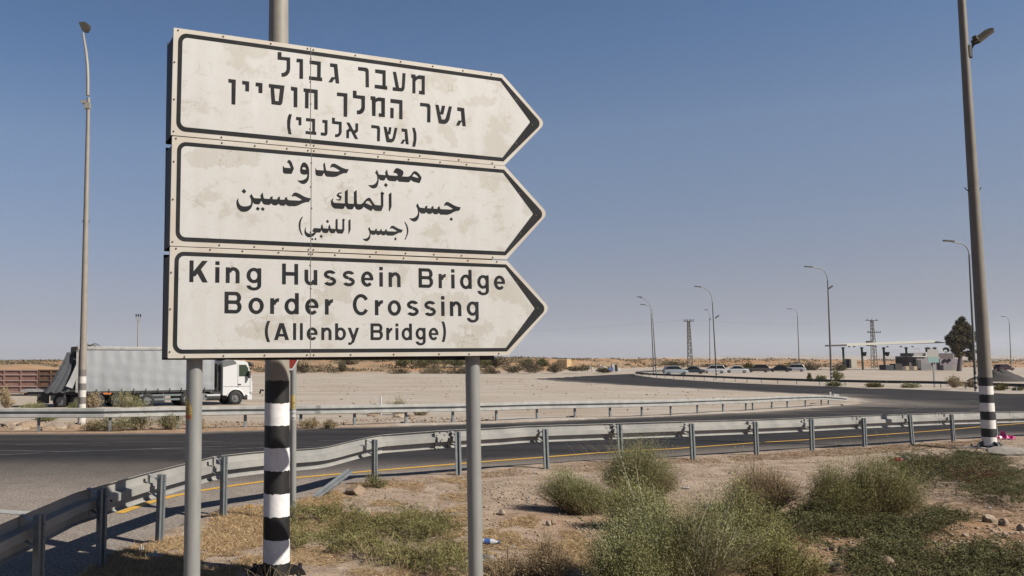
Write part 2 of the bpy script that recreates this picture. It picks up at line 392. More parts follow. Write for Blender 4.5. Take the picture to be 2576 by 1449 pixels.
def berm(X, Y):
    X = np.asarray(X, float); Y = np.asarray(Y, float)
    ys = np.interp(X / np.maximum(Y, 1), [-.38, -.3, 0, .28, .40, .8], [84, 150, 168, 178, 255, 262])
    hh = np.interp(X / np.maximum(Y, 1), [-.4, -.33, -.2, 0, .1, .3, .45, .85], [1.5, 1.5, 2.6, 2.3, 2.4, 2.5, 2.7, 2.2])
    t = np.clip((Y - ys) / 70, 0, 1); t = t * t * (3 - 2 * t)
    rise = hh + .35 * np.sin(X * .045 + 1.3) * np.sin(Y * .021) + .25 * np.sin(X * .13 + Y * .05) + .12 * np.sin(X * .31 + 2)
    far = np.clip((Y - 330) / 200, 0, 1)
    return t * rise * (1 - far) - far * 6 + t * (1 - far) * .12 * np.sin(X * .9 + Y * .7) , t
def hashn(X, Y, s, seed):
    X = np.asarray(X) / s; Y = np.asarray(Y) / s
    xi, yi = np.floor(X).astype(int), np.floor(Y).astype(int); fx, fy = X - xi, Y - yi
    fx = fx * fx * (3 - 2 * fx); fy = fy * fy * (3 - 2 * fy)
    def h(a, b): 
        v = (a * 374761393 + b * 668265263 + seed * 362437) & 0xffffffff; v = ((v ^ (v >> 13)) * 1274126177) & 0xffffffff
        return ((v ^ (v >> 16)) & 0xffff) / 65535.0
    return (h(xi, yi) * (1 - fx) + h(xi + 1, yi) * fx) * (1 - fy) + (h(xi, yi + 1) * (1 - fx) + h(xi + 1, yi + 1) * fx) * fy
def tz(X, Y):
    X = np.atleast_1d(np.asarray(X, float)); Y = np.atleast_1d(np.asarray(Y, float))
    z = np.interp(Y, KY, KZ); b, _ = berm(X, Y); z = z + b
    P = np.stack([X, Y], 1); m = (Y < 34)
    d = np.full(len(X), 9.0); s = np.full(len(X), 1.0)
    if m.any():
        d_, s_ = seg_dist(P[m], nearW); d[m] = d_; s[m] = s_
    inside = inpoly(X, Y, ROADPOLY)
    near = (s < 0) & m & ~inside
    k = np.clip(d / .5, 0, 1)
    bump = .055 * (hashn(X, Y, 1.3, 1) - .4) + .03 * (hashn(X, Y, .45, 2) - .5) + .012 * (hashn(X, Y, .2, 3) - .5)
    z = np.where(near, z + .02 + k * (.03 + bump), z)
    z = np.where(inside, z - .03, z)
    out = (~near) & (~inside) & (Y < 160)
    z = np.where(out, z + .012 + .05 * hashn(X, Y, 2.5, 5) * np.clip((Y - 20) / 10, 0, 1), z)
    return z
def T(px, py):
    p = G(px, py); z = float(tz([p.x], [p.y])[0]); return Vector((p.x, p.y, z))

Xs = np.concatenate([np.linspace(-900, -80, 28), np.arange(-76, -8, 2.0), np.arange(-8, 17, .16), np.arange(17, 60, .8), np.arange(60, 180, 3.0), np.linspace(185, 1000, 26)])
Ys = np.concatenate([np.arange(-30, 4, 2.0), np.arange(4, 24, .16), np.arange(24, 62, .7), np.arange(62, 340, 3.0), np.linspace(345, 600, 12), [900, 1500, 2500, 4000, 9000]])
XX, YY = np.meshgrid(Xs, Ys); xf, yf = XX.ravel(), YY.ravel(); zf = tz(xf, yf)
zf[yf >= 900] = -7 - (yf[yf >= 900] - 900) * .0006
nx, ny = len(Xs), len(Ys)
idx = np.arange(nx * ny).reshape(ny, nx)
FC = np.stack([idx[:-1, :-1], idx[:-1, 1:], idx[1:, 1:], idx[1:, :-1]], -1).reshape(-1, 4)
def ground_mat():
    m, n, b = _nodes('desert_soil', .1); b.inputs['Roughness'].default_value = .95
    if 'Specular IOR Level' in b.inputs: b.inputs['Specular IOR Level'].default_value = .15
    a = n.nodes.new('ShaderNodeAttribute'); a.attribute_name = 'zone'; sp = n.nodes.new('ShaderNodeSeparateColor'); n.links.new(a.outputs['Color'], sp.inputs[0])
    big = _noise(n, .55, 5); mid = _noise(n, 3.1, 6); fine = _noise(n, 26, 4, rough=.75)
    near = _ramp(n, mid.outputs['Fac'], .36, .64, (.20, .150, .112), (.305, .245, .196))
    orng = _ramp(n, mid.outputs['Fac'], .36, .64, (.20, .122, .070), (.27, .185, .122))
    lot_n = _noise(n, .22, 6, stretch=(.5, 1.4, 1))
    lot = _ramp(n, lot_n.outputs['Fac'], .38, .62, (.265, .222, .178), (.325, .296, .264))
    far_n = _noise(n, .06, 6, stretch=(1, 1.2, 6)); far = _ramp(n, far_n.outputs['Fac'], .42, .6, (.30, .175, .097), (.255, .185, .12))
    scr = _noise(n, .16, 6, stretch=(1, .45, 3)); green = _ramp(n, scr.outputs['Fac'], .50, .62, (0, 0, 0), (1, 1, 1))
    far2 = _mix(n, _math(n, 'MULTIPLY', green.outputs[0], .55), far.outputs[0], (.13, .105, .06))
    c = _mix(n, sp.outputs[2], near.outputs[0], orng.outputs[0])
    c = _mix(n, sp.outputs[0], c, lot.outputs[0]); c = _mix(n, sp.outputs[1], c, far2)
    # loose straw and stones in the near soil read as speckle
    spk = _ramp(n, fine.outputs['Fac'], .38, .66, (.72, .70, .68), (1.22, 1.2, 1.18)); c = _mix(n, 1.0, c, spk.outputs[0], 'MULTIPLY')
    v = n.nodes.new('ShaderNodeTexVoronoi'); v.inputs['Scale'].default_value = 34
    t = n.nodes.new('ShaderNodeTexCoord'); n.links.new(t.outputs['Object'], v.inputs['Vector'])
    n.links.new(c, b.inputs['Base Color'])
    h = _math(n, 'ADD', _math(n, 'MULTIPLY', fine.outputs['Fac'], .8), _math(n, 'MULTIPLY', mid.outputs['Fac'], 2.0)); _bump(n, b, h, .7, .02); return m
g = bigmesh('ground', np.stack([xf, yf, zf], 1), FC, ground_mat(), nper=4); tag(g, kind='structure')
_, bt = berm(xf, yf)
dN, sN = seg_dist(np.stack([xf, yf], 1), nearW)
isnear = (sN < 0) & (yf < 34)
lotz = np.where(~isnear, np.clip((yf - 24) / 8, .0, 1), 0); lotz = np.where((~isnear) & (xf < 3), np.clip((yf - 29) / 7, .0, 1), lotz)
zone = np.zeros((len(xf), 4), np.float32); zone[:, 3] = 1
zone[:, 0] = lotz; zone[:, 1] = np.clip(bt * 6, 0, 1)
zone[:, 2] = np.where(isnear, np.clip((xf - 1.6) / 2.2, 0, 1) * np.clip((12.6 - yf) / 2.2, 0, 1), np.clip((36 - yf) / 6, 0, 1) * np.clip(4 - xf, 0, 1) * .7)
ca = g.data.attributes.new('zone', 'FLOAT_COLOR', 'POINT'); ca.data.foreach_set('color', zone.ravel())
g.data.polygons.foreach_set('use_smooth', np.ones(len(FC), bool))

# ---- far pale plateau and mountains (real distance, softened by the haze)
def ridge(name, x0, x1, Y, depth, hfun, mat, nx=160):
    xs = np.linspace(x0, x1, nx); V, Fc = [], []
    for j, t in enumerate([0, .35, .7, 1.0, 1.6]):
        for x in xs:
            k = math.sin(t * math.pi / 2) if t <= 1 else 1 - (t - 1)
            V.append((x, Y + depth * t, -12 + (hfun(x) + 12) * max(k, 0) + (hashn([x], [t * 900], depth * .2, 9)[0] - .5) * hfun(x) * .15 * (1 if 0 < t < 1.6 else 0)))
    for j in range(4):
        for i in range(nx - 1): Fc.append((j * nx + i, j * nx + i + 1, (j + 1) * nx + i + 1, (j + 1) * nx + i))
    o = bigmesh(name, V, Fc, mat, nper=4); return tag(o, kind='structure')
m_cliff = M('pale_marl_cliffs', (.52, .42, .33), .95, 0, (.36, .28, .21), .012, .4, .6, stretch=(1, 1, 8), detail=8)
m_mtn = M('mountain_rock', (.24, .19, .16), .95, 0, (.17, .15, .13), .0015, .4, .6, detail=8)
m_oasis = M('green_valley_floor', (.06, .075, .035), .95, 0, (.14, .12, .07), .01, .4, .6)
def h1(x): 
    r = x / 3000
    return np.interp(r, [.2, .3, .45, .6, .9], [4, 11, 16, 19, 21]) + 2.2 * (hashn([x], [0], 60, 3)[0] - .5) + 3 * (hashn([x], [0], 230, 4)[0] - .5)
ridge('plateau', 300, 4200, 3000, 300, h1, m_cliff, 260)
def h2(x):
    r = x / 10500
    return float(np.interp(r, [-.6, -.38, .25, .5, .62, .72, .85, 1.0], [22, 18, 12, 28, 95, 150, 190, 160])) * (1 + .16 * (hashn([x], [0], 700, 6)[0] - .5))
ridge('mountains', -9000, 14000, 10500, 1500, h2, m_mtn, 260)
def h3(x): return 2.6 + 1.8 * hashn([x], [0], 55, 8)[0]
ridge('valley_trees_line', -1500, 500, 2300, 150, h3, m_oasis, 260)
# ---------------------------------------------------------------- the big direction sign
SP1 = W(430, 900, 5.46); SP2 = W(1270, 893, 6.42)
SU = (SP2 - SP1); SU.z = 0; SU.normalize(); SZ = Vector((0, 0, 1)); SN = SU.cross(SZ); SN.normalize()
if SN.y > 0: SN = -SN
def S(px, py):                       # point of the sign face seen at a measured spot
    d = ray(px, py); t = (SP1 - Vector((0, 0, H))).dot(SN) / d.dot(SN)
    return Vector((0, 0, H)) + d * t
ZR = {'1': (600, 60), '2': (1400, 160), '3': (600, 520), '4': (1400, 580), '5': (600, 960), '6': (1400, 960)}
def Z(r, x, y, s=2.8975):            # measuring sheets: source pixels from their own corner and scale
    x0, y0 = ZR[r] if isinstance(r, str) else r
    k = 2576 / 4096
    return S((x0 + x / s) * k, (y0 + y / s) * k)
def UV(p): return ((p - SP1).dot(SU), p.z)
def PT(u, z): return SP1 + SU * u + Vector((0, 0, z - SP1.z))
def rounded(P, rad, n=7):
    o = []; m = len(P)
    for i in range(m):
        p, a, b = Vector(P[i]), Vector(P[i - 1]), Vector(P[(i + 1) % m]); r = rad[i]
        if r <= 0: o.append(tuple(p)); continue
        d1, d2 = (a - p).normalized(), (b - p).normalized(); ang = d1.angle(d2) / 2
        L = r / math.tan(ang); c = p + (d1 + d2).normalized() * (r / math.sin(ang))
        s, e = p + d1 * L - c, p + d2 * L - c
        a0 = math.atan2(s.y, s.x); a1 = math.atan2(e.y, e.x)
        while a1 - a0 > math.pi: a1 -= 2 * math.pi
        while a1 - a0 < -math.pi: a1 += 2 * math.pi
        o += [(c.x + r * math.cos(a0 + (a1 - a0) * k / n), c.y + r * math.sin(a0 + (a1 - a0) * k / n)) for k in range(n + 1)]
    return o
PANELS = [  # edge, outer outline, inner outline, each TL TR tip BR BL
    ([('1', 275, 145), ('2', 1765, 397), ('2', 2262, 968), ('4', 1787, 240), ('1', 243, 1390)],
     [('1', 330, 203), ('2', 1755, 441), ('2', 2222, 972), ('4', 1779, 190), ('1', 303, 1342)],
     [('1', 377, 258), ('2', 1742, 480), ('2', 2088, 950), ('4', 1766, 147), ('1', 352, 1295)]),
    ([('3', 257, 70), ('4', 1797, 245), ('4', 2293, 795), ('4', 1815, 1326), ('3', 230, 1342)],
     [('3', 317, 132), ('4', 1783, 286), ('4', 2252, 803), ('4', 1804, 1278), ('3', 296, 1286)],
     [('3', 362, 182), ('4', 1771, 325), ('4', 2122, 798), ('4', 1791, 1234), ('3', 343, 1240)]),
    ([('5', 232, 75), ('6', 1822, 240), ('6', 2317, 790), ('6', 1835, 1338), ('5', 205, 1371)],
     [('5', 288, 132), ('6', 1808, 283), ('6', 2278, 797), ('6', 1818, 1290), ('5', 262, 1317)],
     [('5', 334, 182), ('6', 1797, 321), ('6', 2140, 795), ('6', 1804, 1251), ('5', 312, 1270)])]
road_sign = thing('direction_sign', 'big three-panel white direction sign pointing right to the border crossing on two steel posts', 'road sign', tuple(PT(1.0, 0)))
SO = Vector(road_sign.location)
def loop3(l, rad): return [PT(u, z) for u, z in rounded([UV(Z(*q)) for q in l], rad)]
panels = []
for k, (E, O, I) in enumerate(PANELS):
    e = loop3(E, (.006, .004, .045, .004, .006)); o_ = loop3(O, (.062, .006, .045, .003, .062)); i_ = loop3(I, (.038, .002, .012, .002, .038))
    p = MB(); p.extr([q - SO for q in e], -SN * .018); p = p.build('sign_panel', m_film_edge, road_sign)
    f = MB().flat([[q - SO for q in i_]], SN * .0015).build('sign_face', m_film, p)
    b = MB(); b.flat([o_, i_], SN * .0022 - SO); b = b.build('border_band', m_ink, p)
    panels.append(p)
# vertical seam between the two sheets each panel is made of
m_seam = M('panel_seam', (.20, .17, .14), .8)
for k, (a, b) in enumerate(((('1', 1862, 372), ('1', 1859, 1449 + 70)), (('3', 1870, 212), ('3', 1863, 1388)), (('5', 1861, 130), ('5', 1859, 1360)))):
    A, B = Z(*a), Z(*b); hw = SU * .0016
    MB().flat([[A - hw, A + hw, B + hw, B - hw]], SN * .0040 - SO).build('seam', m_seam, panels[k])
# rivets
RIV = [[('1', x, y) for x, y in ((327, 176), (850, 249), (1401, 331), (1826, 388), (1894, 402), (284, 545), (280, 976), (274, 1347), (828, 1416), (1356, 1465), (1813, 1506), (1899, 1512))] +
       [('2', x, y) for x, y in ((62, 178), (587, 251), (959, 303), (1310, 355), (1638, 399), (1917, 695), (2110, 986), (1921, 1196))] + [('4', x, y) for x, y in ((396, 88), (810, 125), (1261, 171), (1649, 209))],
       [('3', x, y) for x, y in ((302, 97), (834, 149), (1216, 182), (1587, 215), (1831, 237), (1901, 242), (2262, 274), (276, 365), (266, 803), (261, 1295), (804, 1333), (1210, 1353), (1542, 1370), (1837, 1384), (1894, 1387), (2196, 1396))] +
       [('4', x, y) for x, y in ((326, 134), (679, 167), (1045, 199), (1351, 225), (1676, 254), (1961, 560), (2153, 818), (1974, 1028), (303, 1242), (644, 1254), (973, 1268), (1292, 1282), (1654, 1301))],
       [('5', x, y) for x, y in ((303, 98), (698, 112), (1072, 128), (1490, 144), (1840, 161), (1882, 162), (2144, 174), (246, 376), (236, 801), (228, 1296), (400, 1352), (852, 1342), (1328, 1336), (1820, 1332), (1898, 1332))] +
       [('6', x, y) for x, y in ((232, 191), (621, 210), (1009, 219), (1367, 238), (1701, 251), (1932, 495), (2170, 790), (1939, 1086), (8, 1330), (506, 1325), (1032, 1321), (1380, 1320), (1723, 1316))]]
RIV[0] += [('1', 1864, 507), ('1', 1857, 774), ('1', 1863, 1031), ('1', 1853, 1320)]
RIV[1] += [('3', 1870, 380), ('3', 1863, 658), ('3', 1872, 906), ('3', 1860, 1182)]
RIV[2] += [('5', 1855, 293), ('5', 1863, 562), ('5', 1853, 805), ('5', 1864, 1113)]
q_ = SN.to_track_quat('Z', 'Y')
rm = MB().cyl((0, 0, 0), (0, 0, .003), .0062, .0052, 10, False)
rm.add([(0.0052 * math.cos(t), .0052 * math.sin(t), .003) for t in [2 * math.pi * i / 10 for i in range(10)]] + [(0, 0, .0045)], [(i, (i + 1) % 10, 10) for i in range(10)], True)
rmesh = rm.mesh('rivet', m_rivet)
for k, l in enumerate(RIV):
    for q in l:
        o = bpy.data.objects.new('rivet', rmesh); COL.objects.link(o); o.parent = panels[k]
        o.location = Z(*q) + SN * .0022 - SO; o.rotation_euler = q_.to_euler()

# ---- lettering: outlines cut from dark film
def glyphs(name, panel, polys, base=.0030):
    for i, loops in enumerate(polys):
        mb = MB(); last = None
        if name == 'n':
            for k, l in enumerate(loops): mb.flat(l, SN * (base + .00012 * k) - SO)
        else: mb.flat(loops, SN * base - SO)
        mb.build('letter', m_ink, panel)
def hp(r, pts, s=2.8975): return [[Z(r, x, y, s) for x, y in pts]]
H1a = [[(1479,430),(1523,432),(1523,485),(1624,494),(1624,630),(1615,670),(1590,702),(1555,716),(1524,715),(1523,673),(1550,670),(1575,650),(1583,620),(1583,528),(1478,517)],
 [(1699,506),(1772,513),(1773,741),(1731,739),(1733,550),(1697,547)],
 [(1849,525),(1979,543),(1977,725),(1995,727),(1995,769),(1842,751),(1842,710),(1936,720),(1937,580),(1849,567)],
 [(2087,559),(2170,570),(2192,795),(2152,792),(2145,735),(2137,724),(2110,782),(2067,780),(2103,720),(2137,724),(2130,605),(2086,600)]]
H1a[3] = [(2087,559),(2170,570),(2192,795),(2152,792),(2145,745),(2134,745),(2110,782),(2067,780),(2103,720),(2140,722),(2130,605),(2086,600)]
H1b = [[(93,312),(185,322),(205,332),(216,355),(219,550),(180,547),(179,375),(170,362),(93,352)],
 [(291,340),(412,353),(412,533),(430,535),(430,578),(285,559),(286,518),(375,528),(375,395),(291,380)],
 [(495,368),(533,372),(568,555),(590,557),(600,540),(607,383),(643,388),(632,560),(622,585),(600,598),(493,587),(494,547),(528,551)],
 [(708,398),(757,403),(760,425),(798,407),(866,416),(865,635),(798,627),(799,588),(829,590),(829,455),(795,451),(775,460),(757,480),(757,620),(722,617),(722,440),(708,437)]]
H2a = [[(908,741),(994,751),(988,1040),(944,1035),(945,788),(908,782)], [(1069,762),(1149,773),(1147,888),(1103,884),(1105,809),(1068,803)], [(1225,782),(1303,791),(1302,907),(1257,903),(1257,829),(1223,825)],
 [(1633,831),(1708,841),(1706,1071),(1664,1067),(1664,879),(1633,875)],
 [(1779,850),(1943,868),(1943,1098),(1902,1093),(1902,908),(1838,900),(1836,1084),(1795,1080),(1797,893),(1779,890)],
 [(2166,897),(2287,910),(2284,1181),(2243,1177),(2243,946),(2166,938)]]
H2b = [[(33,586),(75,591),(75,640),(172,648),(172,785),(165,820),(145,848),(115,861),(80,860),(78,818),(105,815),(125,795),(131,775),(131,685),(33,672)],
 [(237,651),(295,656),(293,678),(330,665),(404,674),(403,895),(332,888),(333,848),(362,852),(361,712),(325,708),(297,722),(294,882),(255,878),(252,695),(237,692)],
 [(468,682),(607,699),(607,920),(569,916),(569,740),(468,728)], [(466,785),(505,790),(504,908),(466,904)],
 [(811,727),(905,737),(925,750),(932,775),(930,957),(892,953),(894,785),(880,772),(811,767)],
 [(987,748),(1025,753),(1060,920),(1090,925),(1108,905),(1145,768),(1180,772),(1150,925),(1130,958),(1100,973),(1065,972),(1028,965)], [(1064,760),(1102,765),(1080,865),(1042,860)],
 [(1242,779),(1322,790),(1340,1001),(1303,998),(1297,950),(1287,950),(1265,993),(1227,990),(1255,932),(1291,936),(1284,828),(1241,820)]]
H3a = [[(1610,1149),(1643,1153),(1628,1220),(1624,1290),(1632,1350),(1639,1384),(1605,1380),(1590,1310),(1588,1230),(1597,1180)]]
H3m = [[(38,250),(230,270),(228,556),(127,548),(127,372),(38,362)], [(398,292),(725,324),(722,792),(768,797),(768,905),(380,866),(380,762),(622,780),(622,424),(398,400)],
 [(990,355),(1178,374),(1172,850),(1155,900),(1120,930),(1080,936),(932,920),(932,812),(1072,828),(1072,475),(990,462)],
 [(1340,275),(1443,288),(1440,407),(1688,432),(1688,800),(1665,880),(1610,950),(1540,982),(1450,985),(1450,875),(1510,880),(1560,850),(1585,800),(1585,525),(1340,497)],
 [(1858,450),(1970,460),(2122,745),(2185,700),(2185,485),(2283,490),(2280,775),(2180,855),(2283,1055),(2170,1048),(2020,765),(1957,800),(1952,1025),(1855,1018),(1858,738),(1960,660)]]
H3b = [[(246,985),(325,994),(342,1005),(348,1030),(344,1175),(312,1172),(314,1035),(305,1025),(246,1020)],
 [(388,1003),(422,1008),(455,1145),(480,1147),(493,1130),(517,1017),(548,1020),(522,1145),(505,1175),(480,1188),(440,1187),(420,1180)], [(450,1010),(480,1014),(467,1095),(436,1092)],
 [(597,1025),(662,1033),(679,1211),(647,1207),(640,1168),(632,1168),(615,1203),(583,1200),(610,1153),(637,1156),(632,1065),(597,1060)],
 [(720,1016),(750,1020),(768,1080),(770,1150),(755,1238),(720,1235),(735,1160),(735,1090)]]
P0 = panels[0]
glyphs('l', P0, [hp('1', p) for p in H1a] + [hp('2', p) for p in H1b])
sam = [hp('1', [(1377,799),(1559,820),(1533,1020),(1520,1042),(1500,1046),(1408,1034),(1396,842),(1377,840)])[0], hp('1', [(1437,850),(1505,858),(1490,1000),(1450,997)])[0]]
glyphs('l', P0, [hp('1', p) for p in H2a] + [sam] + [hp('2', p) for p in H2b])
glyphs('l', P0, [hp('1', p) for p in H3a] + [hp((1180, 440), p, 9.0577) for p in H3m] + [hp('2', p) for p in H3b])
# Arabic
AA, AB, AC, AD, AE, AF, AG = ((1110, 620), 8.587), ((1460, 650), 10.733), ((930, 740), 8.05), ((1310, 740), 9.541), ((1620, 790), 10.733), ((1180, 860), 10.733), ((1440, 870), 12.267)
def ar(sheet_, *loops): return [[Z(sheet_[0], x, y, sheet_[1]) for x, y in l] for l in loops]
L1 = [ar(AA, [(378,165),(430,185),(480,240),(560,465),(500,620),(475,648),(240,640),(200,610),(182,560),(180,375),(200,370),(215,420),(240,435),(455,455),(420,360),(385,290),(350,262),(318,250)]),
 ar(AA, [(905,252),(960,268),(1020,330),(1060,410),(1085,520),(1085,650),(1075,800),(1050,880),(1000,950),(940,990),(870,995),(800,975),(685,885),(690,872),(800,878),(890,855),(960,815),(1000,770),(1022,700),(1024,662),(940,675),(860,668),(800,630),(775,570),(778,460),(800,370),(840,290),(870,262)], [(900,410),(950,430),(995,500),(920,505),(845,485),(860,435)]),
 ar(AA, [(1620,252),(1640,380),(1665,520),(1700,542),(1930,565),(2060,570),(2150,545),(2080,500),(1960,430),(1900,412),(1850,415),(1808,445),(1820,370),(1860,310),(1930,292),(1990,310),(2200,430),(2330,480),(2448,493),(2380,620),(2270,625),(2170,665),(2020,740),(1920,755),(1700,745),(1640,700),(1593,605),(1545,710),(1520,728),(1380,720),(1320,690),(1300,620),(1297,455),(1312,455),(1325,500),(1345,515),(1590,535),(1567,325)]),
 ar(AB, [(505,312),(540,400),(575,490),(610,522),(880,545),(862,410),(940,292),(960,400),(985,520),(1020,550),(1330,575),(1410,560),(1380,490),(1310,450),(1212,432),(1240,350),(1290,275),(1350,238),(1440,255),(1560,310),(1630,370),(1650,440),(1630,520),(1588,600),(1840,610),(1920,580),(1980,510),(2040,420),(2090,380),(2145,368),(2220,400),(2320,490),(2420,640),(2420,690),(2350,870),(2320,885),(2080,825),(2020,790),(1973,745),(1910,825),(1860,850),(1450,822),(1380,745),(1312,810),(1040,790),(970,745),(903,630),(845,745),(810,775),(660,762),(620,730),(595,680),(580,690),(578,820),(550,970),(500,1060),(440,1100),(350,1115),(270,1085),(138,985),(140,968),(280,975),(400,935),(490,840),(525,740),(525,620),(490,510),(430,430)], [(2110,485),(2190,530),(2260,600),(2310,675),(2030,600),(2060,520)]),
 ar(AB, [(875,878),(978,960),(910,1065),(805,975)])]
L2 = [ar(AC, [(612,285),(640,350),(680,410),(710,425),(908,435),(900,325),(970,235),(985,330),(1005,420),(1030,440),(1200,450),(1213,390),(1290,357),(1290,458),(1440,462),(1450,405),(1525,370),(1525,470),(1675,475),(1683,415),(1755,385),(1760,460),(1800,487),(2140,505),(2240,480),(2150,425),(2040,365),(1970,352),(1910,390),(1925,310),(1965,255),(2040,240),(2130,275),(2320,380),(2430,415),(2525,430),(2458,548),(2360,552),(2250,590),(2080,670),(1990,685),(1780,675),(1718,618),(1660,668),(1545,660),(1485,603),(1420,655),(1310,650),(1250,592),(1190,642),(1040,632),(980,595),(930,505),(870,610),(840,625),(700,612),(680,580),(665,545),(650,600),(620,710),(560,790),(480,845),(370,868),(270,850),(190,780),(140,690),(122,590),(135,490),(190,408),(180,500),(210,600),(260,660),(350,690),(450,688),(540,665),(590,615),(603,540),(590,440),(548,360)])] + \
 [ar(AC, d) for d in ([(355,122),(443,200),(382,280),(290,208)], [(800,700),(878,758),(825,832),(745,768)], [(960,708),(1038,770),(985,840),(906,775)])] + \
 [ar(AD, [(660,245),(770,165),(770,670),(790,710),(1005,722),(1005,265),(1110,190),(1115,690),(1140,725),(1180,735),(1280,730),(1350,680),(1430,580),(1500,510),(1570,488),(1620,490),(1700,610),(1770,720),(1820,765),(2035,780),(2030,345),(2010,325),(2068,245),(2165,320),(2125,385),(2128,800),(2065,970),(2040,992),(1850,985),(1790,960),(1735,900),(1668,995),(1540,930),(1430,870),(1392,825),(1310,910),(1230,945),(1130,940),(1080,900),(1022,800),(965,915),(930,932),(790,925),(730,880),(678,785),(620,895),(585,915),(270,898),(200,850),(145,770),(125,670),(140,580),(180,525),(222,515),(200,560),(200,620),(240,680),(660,705)], [(1545,600),(1600,620),(1700,770),(1670,790),(1440,690),(1490,620)]),
 ar(AD, [(540,280),(525,325),(460,330),(415,365),(535,440),(525,510),(490,580),(440,595),(318,560),(320,545),(400,550),(490,525),(340,410),(360,350),(420,295),(480,285)]), ar(AD, [(2335,350),(2435,278),(2440,820),(2365,1010),(2338,1010)]),
 ar(AE, [(540,242),(575,340),(610,410),(650,435),(855,460),(862,385),(948,343),(948,462),(1115,472),(1130,402),(1215,360),(1222,480),(1385,488),(1400,412),(1482,372),(1490,460),(1530,500),(1950,520),(2060,490),(1960,425),(1830,350),(1750,335),(1700,350),(1670,385),(1680,310),(1720,225),(1790,190),(1860,200),(2100,340),(2240,395),(2392,425),(2320,570),(2220,575),(2130,600),(1950,700),(1820,740),(1520,735),(1445,662),(1380,720),(1250,715),(1175,645),(1110,705),(980,698),(908,630),(838,690),(690,685),(650,650),(625,600),(612,605),(608,740),(580,880),(520,980),(450,1025),(390,1035),(310,1010),(180,905),(200,892),(320,895),(420,855),(510,780),(550,690),(555,600),(530,480),(468,350)]), ar(AE, [(1965,848),(2050,915),(1998,1012),(1905,935)])]
L3 = [ar(AF, [(300,72),(342,78),(280,190),(240,330),(228,480),(240,620),(280,760),(332,868),(295,866),(220,750),(170,600),(152,460),(165,320),(210,190)]),
 ar(AF, [(805,558),(1110,578),(1108,470),(1168,375),(1185,480),(1215,575),(1430,588),(1428,490),(1492,395),(1510,500),(1535,590),(1735,603),(1738,205),(1827,148),(1828,580),(1850,608),(2028,615),(2032,240),(2015,215),(2070,145),(2148,210),(2112,265),(2115,640),(2050,780),(2030,798),(1850,790),(1790,745),(1748,665),(1695,770),(1670,780),(1540,778),(1490,730),(1455,655),(1400,760),(1370,772),(1230,768),(1180,730),(1135,640),(1085,745),(1060,752),(910,752),(850,850),(760,920),(640,960),(540,945),(460,890),(410,800),(400,680),(420,580),(445,520),(468,530),(448,600),(470,700),(530,775),(620,800),(720,795),(830,748),(735,692)])] + \
 [ar(AF, d) for d in ([(1382,202),(1460,270),(1408,348),(1322,280)], [(1110,842),(1188,910),(1135,988),(1052,918)], [(730,982),(790,1032),(752,1086),(692,1038)], [(870,975),(922,1022),(882,1090),(822,1035)], [(2290,235),(2378,172),(2382,640),(2310,808),(2290,805)])] + \
 [ar(AG, [(455,460),(490,560),(530,635),(725,645),(740,575),(818,540),(820,655),(970,660),(985,600),(1055,550),(1058,665),(1215,672),(1225,605),(1298,565),(1305,650),(1340,675),(1740,692),(1812,658),(1700,590),(1600,535),(1530,528),(1463,565),(1480,480),(1530,415),(1590,402),(1660,420),(1850,530),(1980,580),(2098,605),(2035,738),(1930,742),(1840,780),(1680,865),(1580,888),(1325,880),(1262,818),(1200,872),(1080,868),(1018,805),(960,858),(838,855),(778,793),(715,850),(590,845),(550,815),(520,775),(512,830),(500,960),(460,1070),(400,1135),(320,1162),(230,1135),(125,1045),(250,1048),(350,1010),(430,930),(465,830),(462,720),(430,620),(385,560)]),
 ar(AG, [(1722,968),(1800,1040),(1748,1128),(1665,1058)]), ar(AG, [(2170,212),(2220,230),(2310,380),(2360,540),(2368,700),(2330,860),(2230,1080),(2180,1080),(2250,930),(2295,760),(2295,600),(2260,420)])]
for L in (L1, L2, L3): glyphs('l', panels[1], L)
# Latin: letters drawn from strokes and rings in cap-height units
XH = .735
def _rect(x0, y0, x1, y1): return [(x0, y0), (x1, y0), (x1, y1), (x0, y1)]
def _ring(cx, cy, rx, ry, tx, ty, a0, a1, n=22):
    A = [R(a0 + (a1 - a0) * i / n) for i in range(n + 1)]
    return [(cx + rx * math.cos(a), cy + ry * math.sin(a)) for a in A] + [(cx + (rx - tx) * math.cos(a), cy + (ry - ty) * math.sin(a)) for a in A[::-1]]
def _para(x0, y0, x1, y1, hw): return [(x0 - hw, y0), (x0 + hw, y0), (x1 + hw, y1), (x1 - hw, y1)]
def _full(cx, cy, rx, ry, tx, ty, n=30):
    return [[(cx + rx * math.cos(2 * math.pi * i / n), cy + ry * math.sin(2 * math.pi * i / n)) for i in range(n)],
            [(cx + (rx - tx) * math.cos(2 * math.pi * i / n), cy + (ry - ty) * math.sin(2 * math.pi * i / n)) for i in range(n)]]
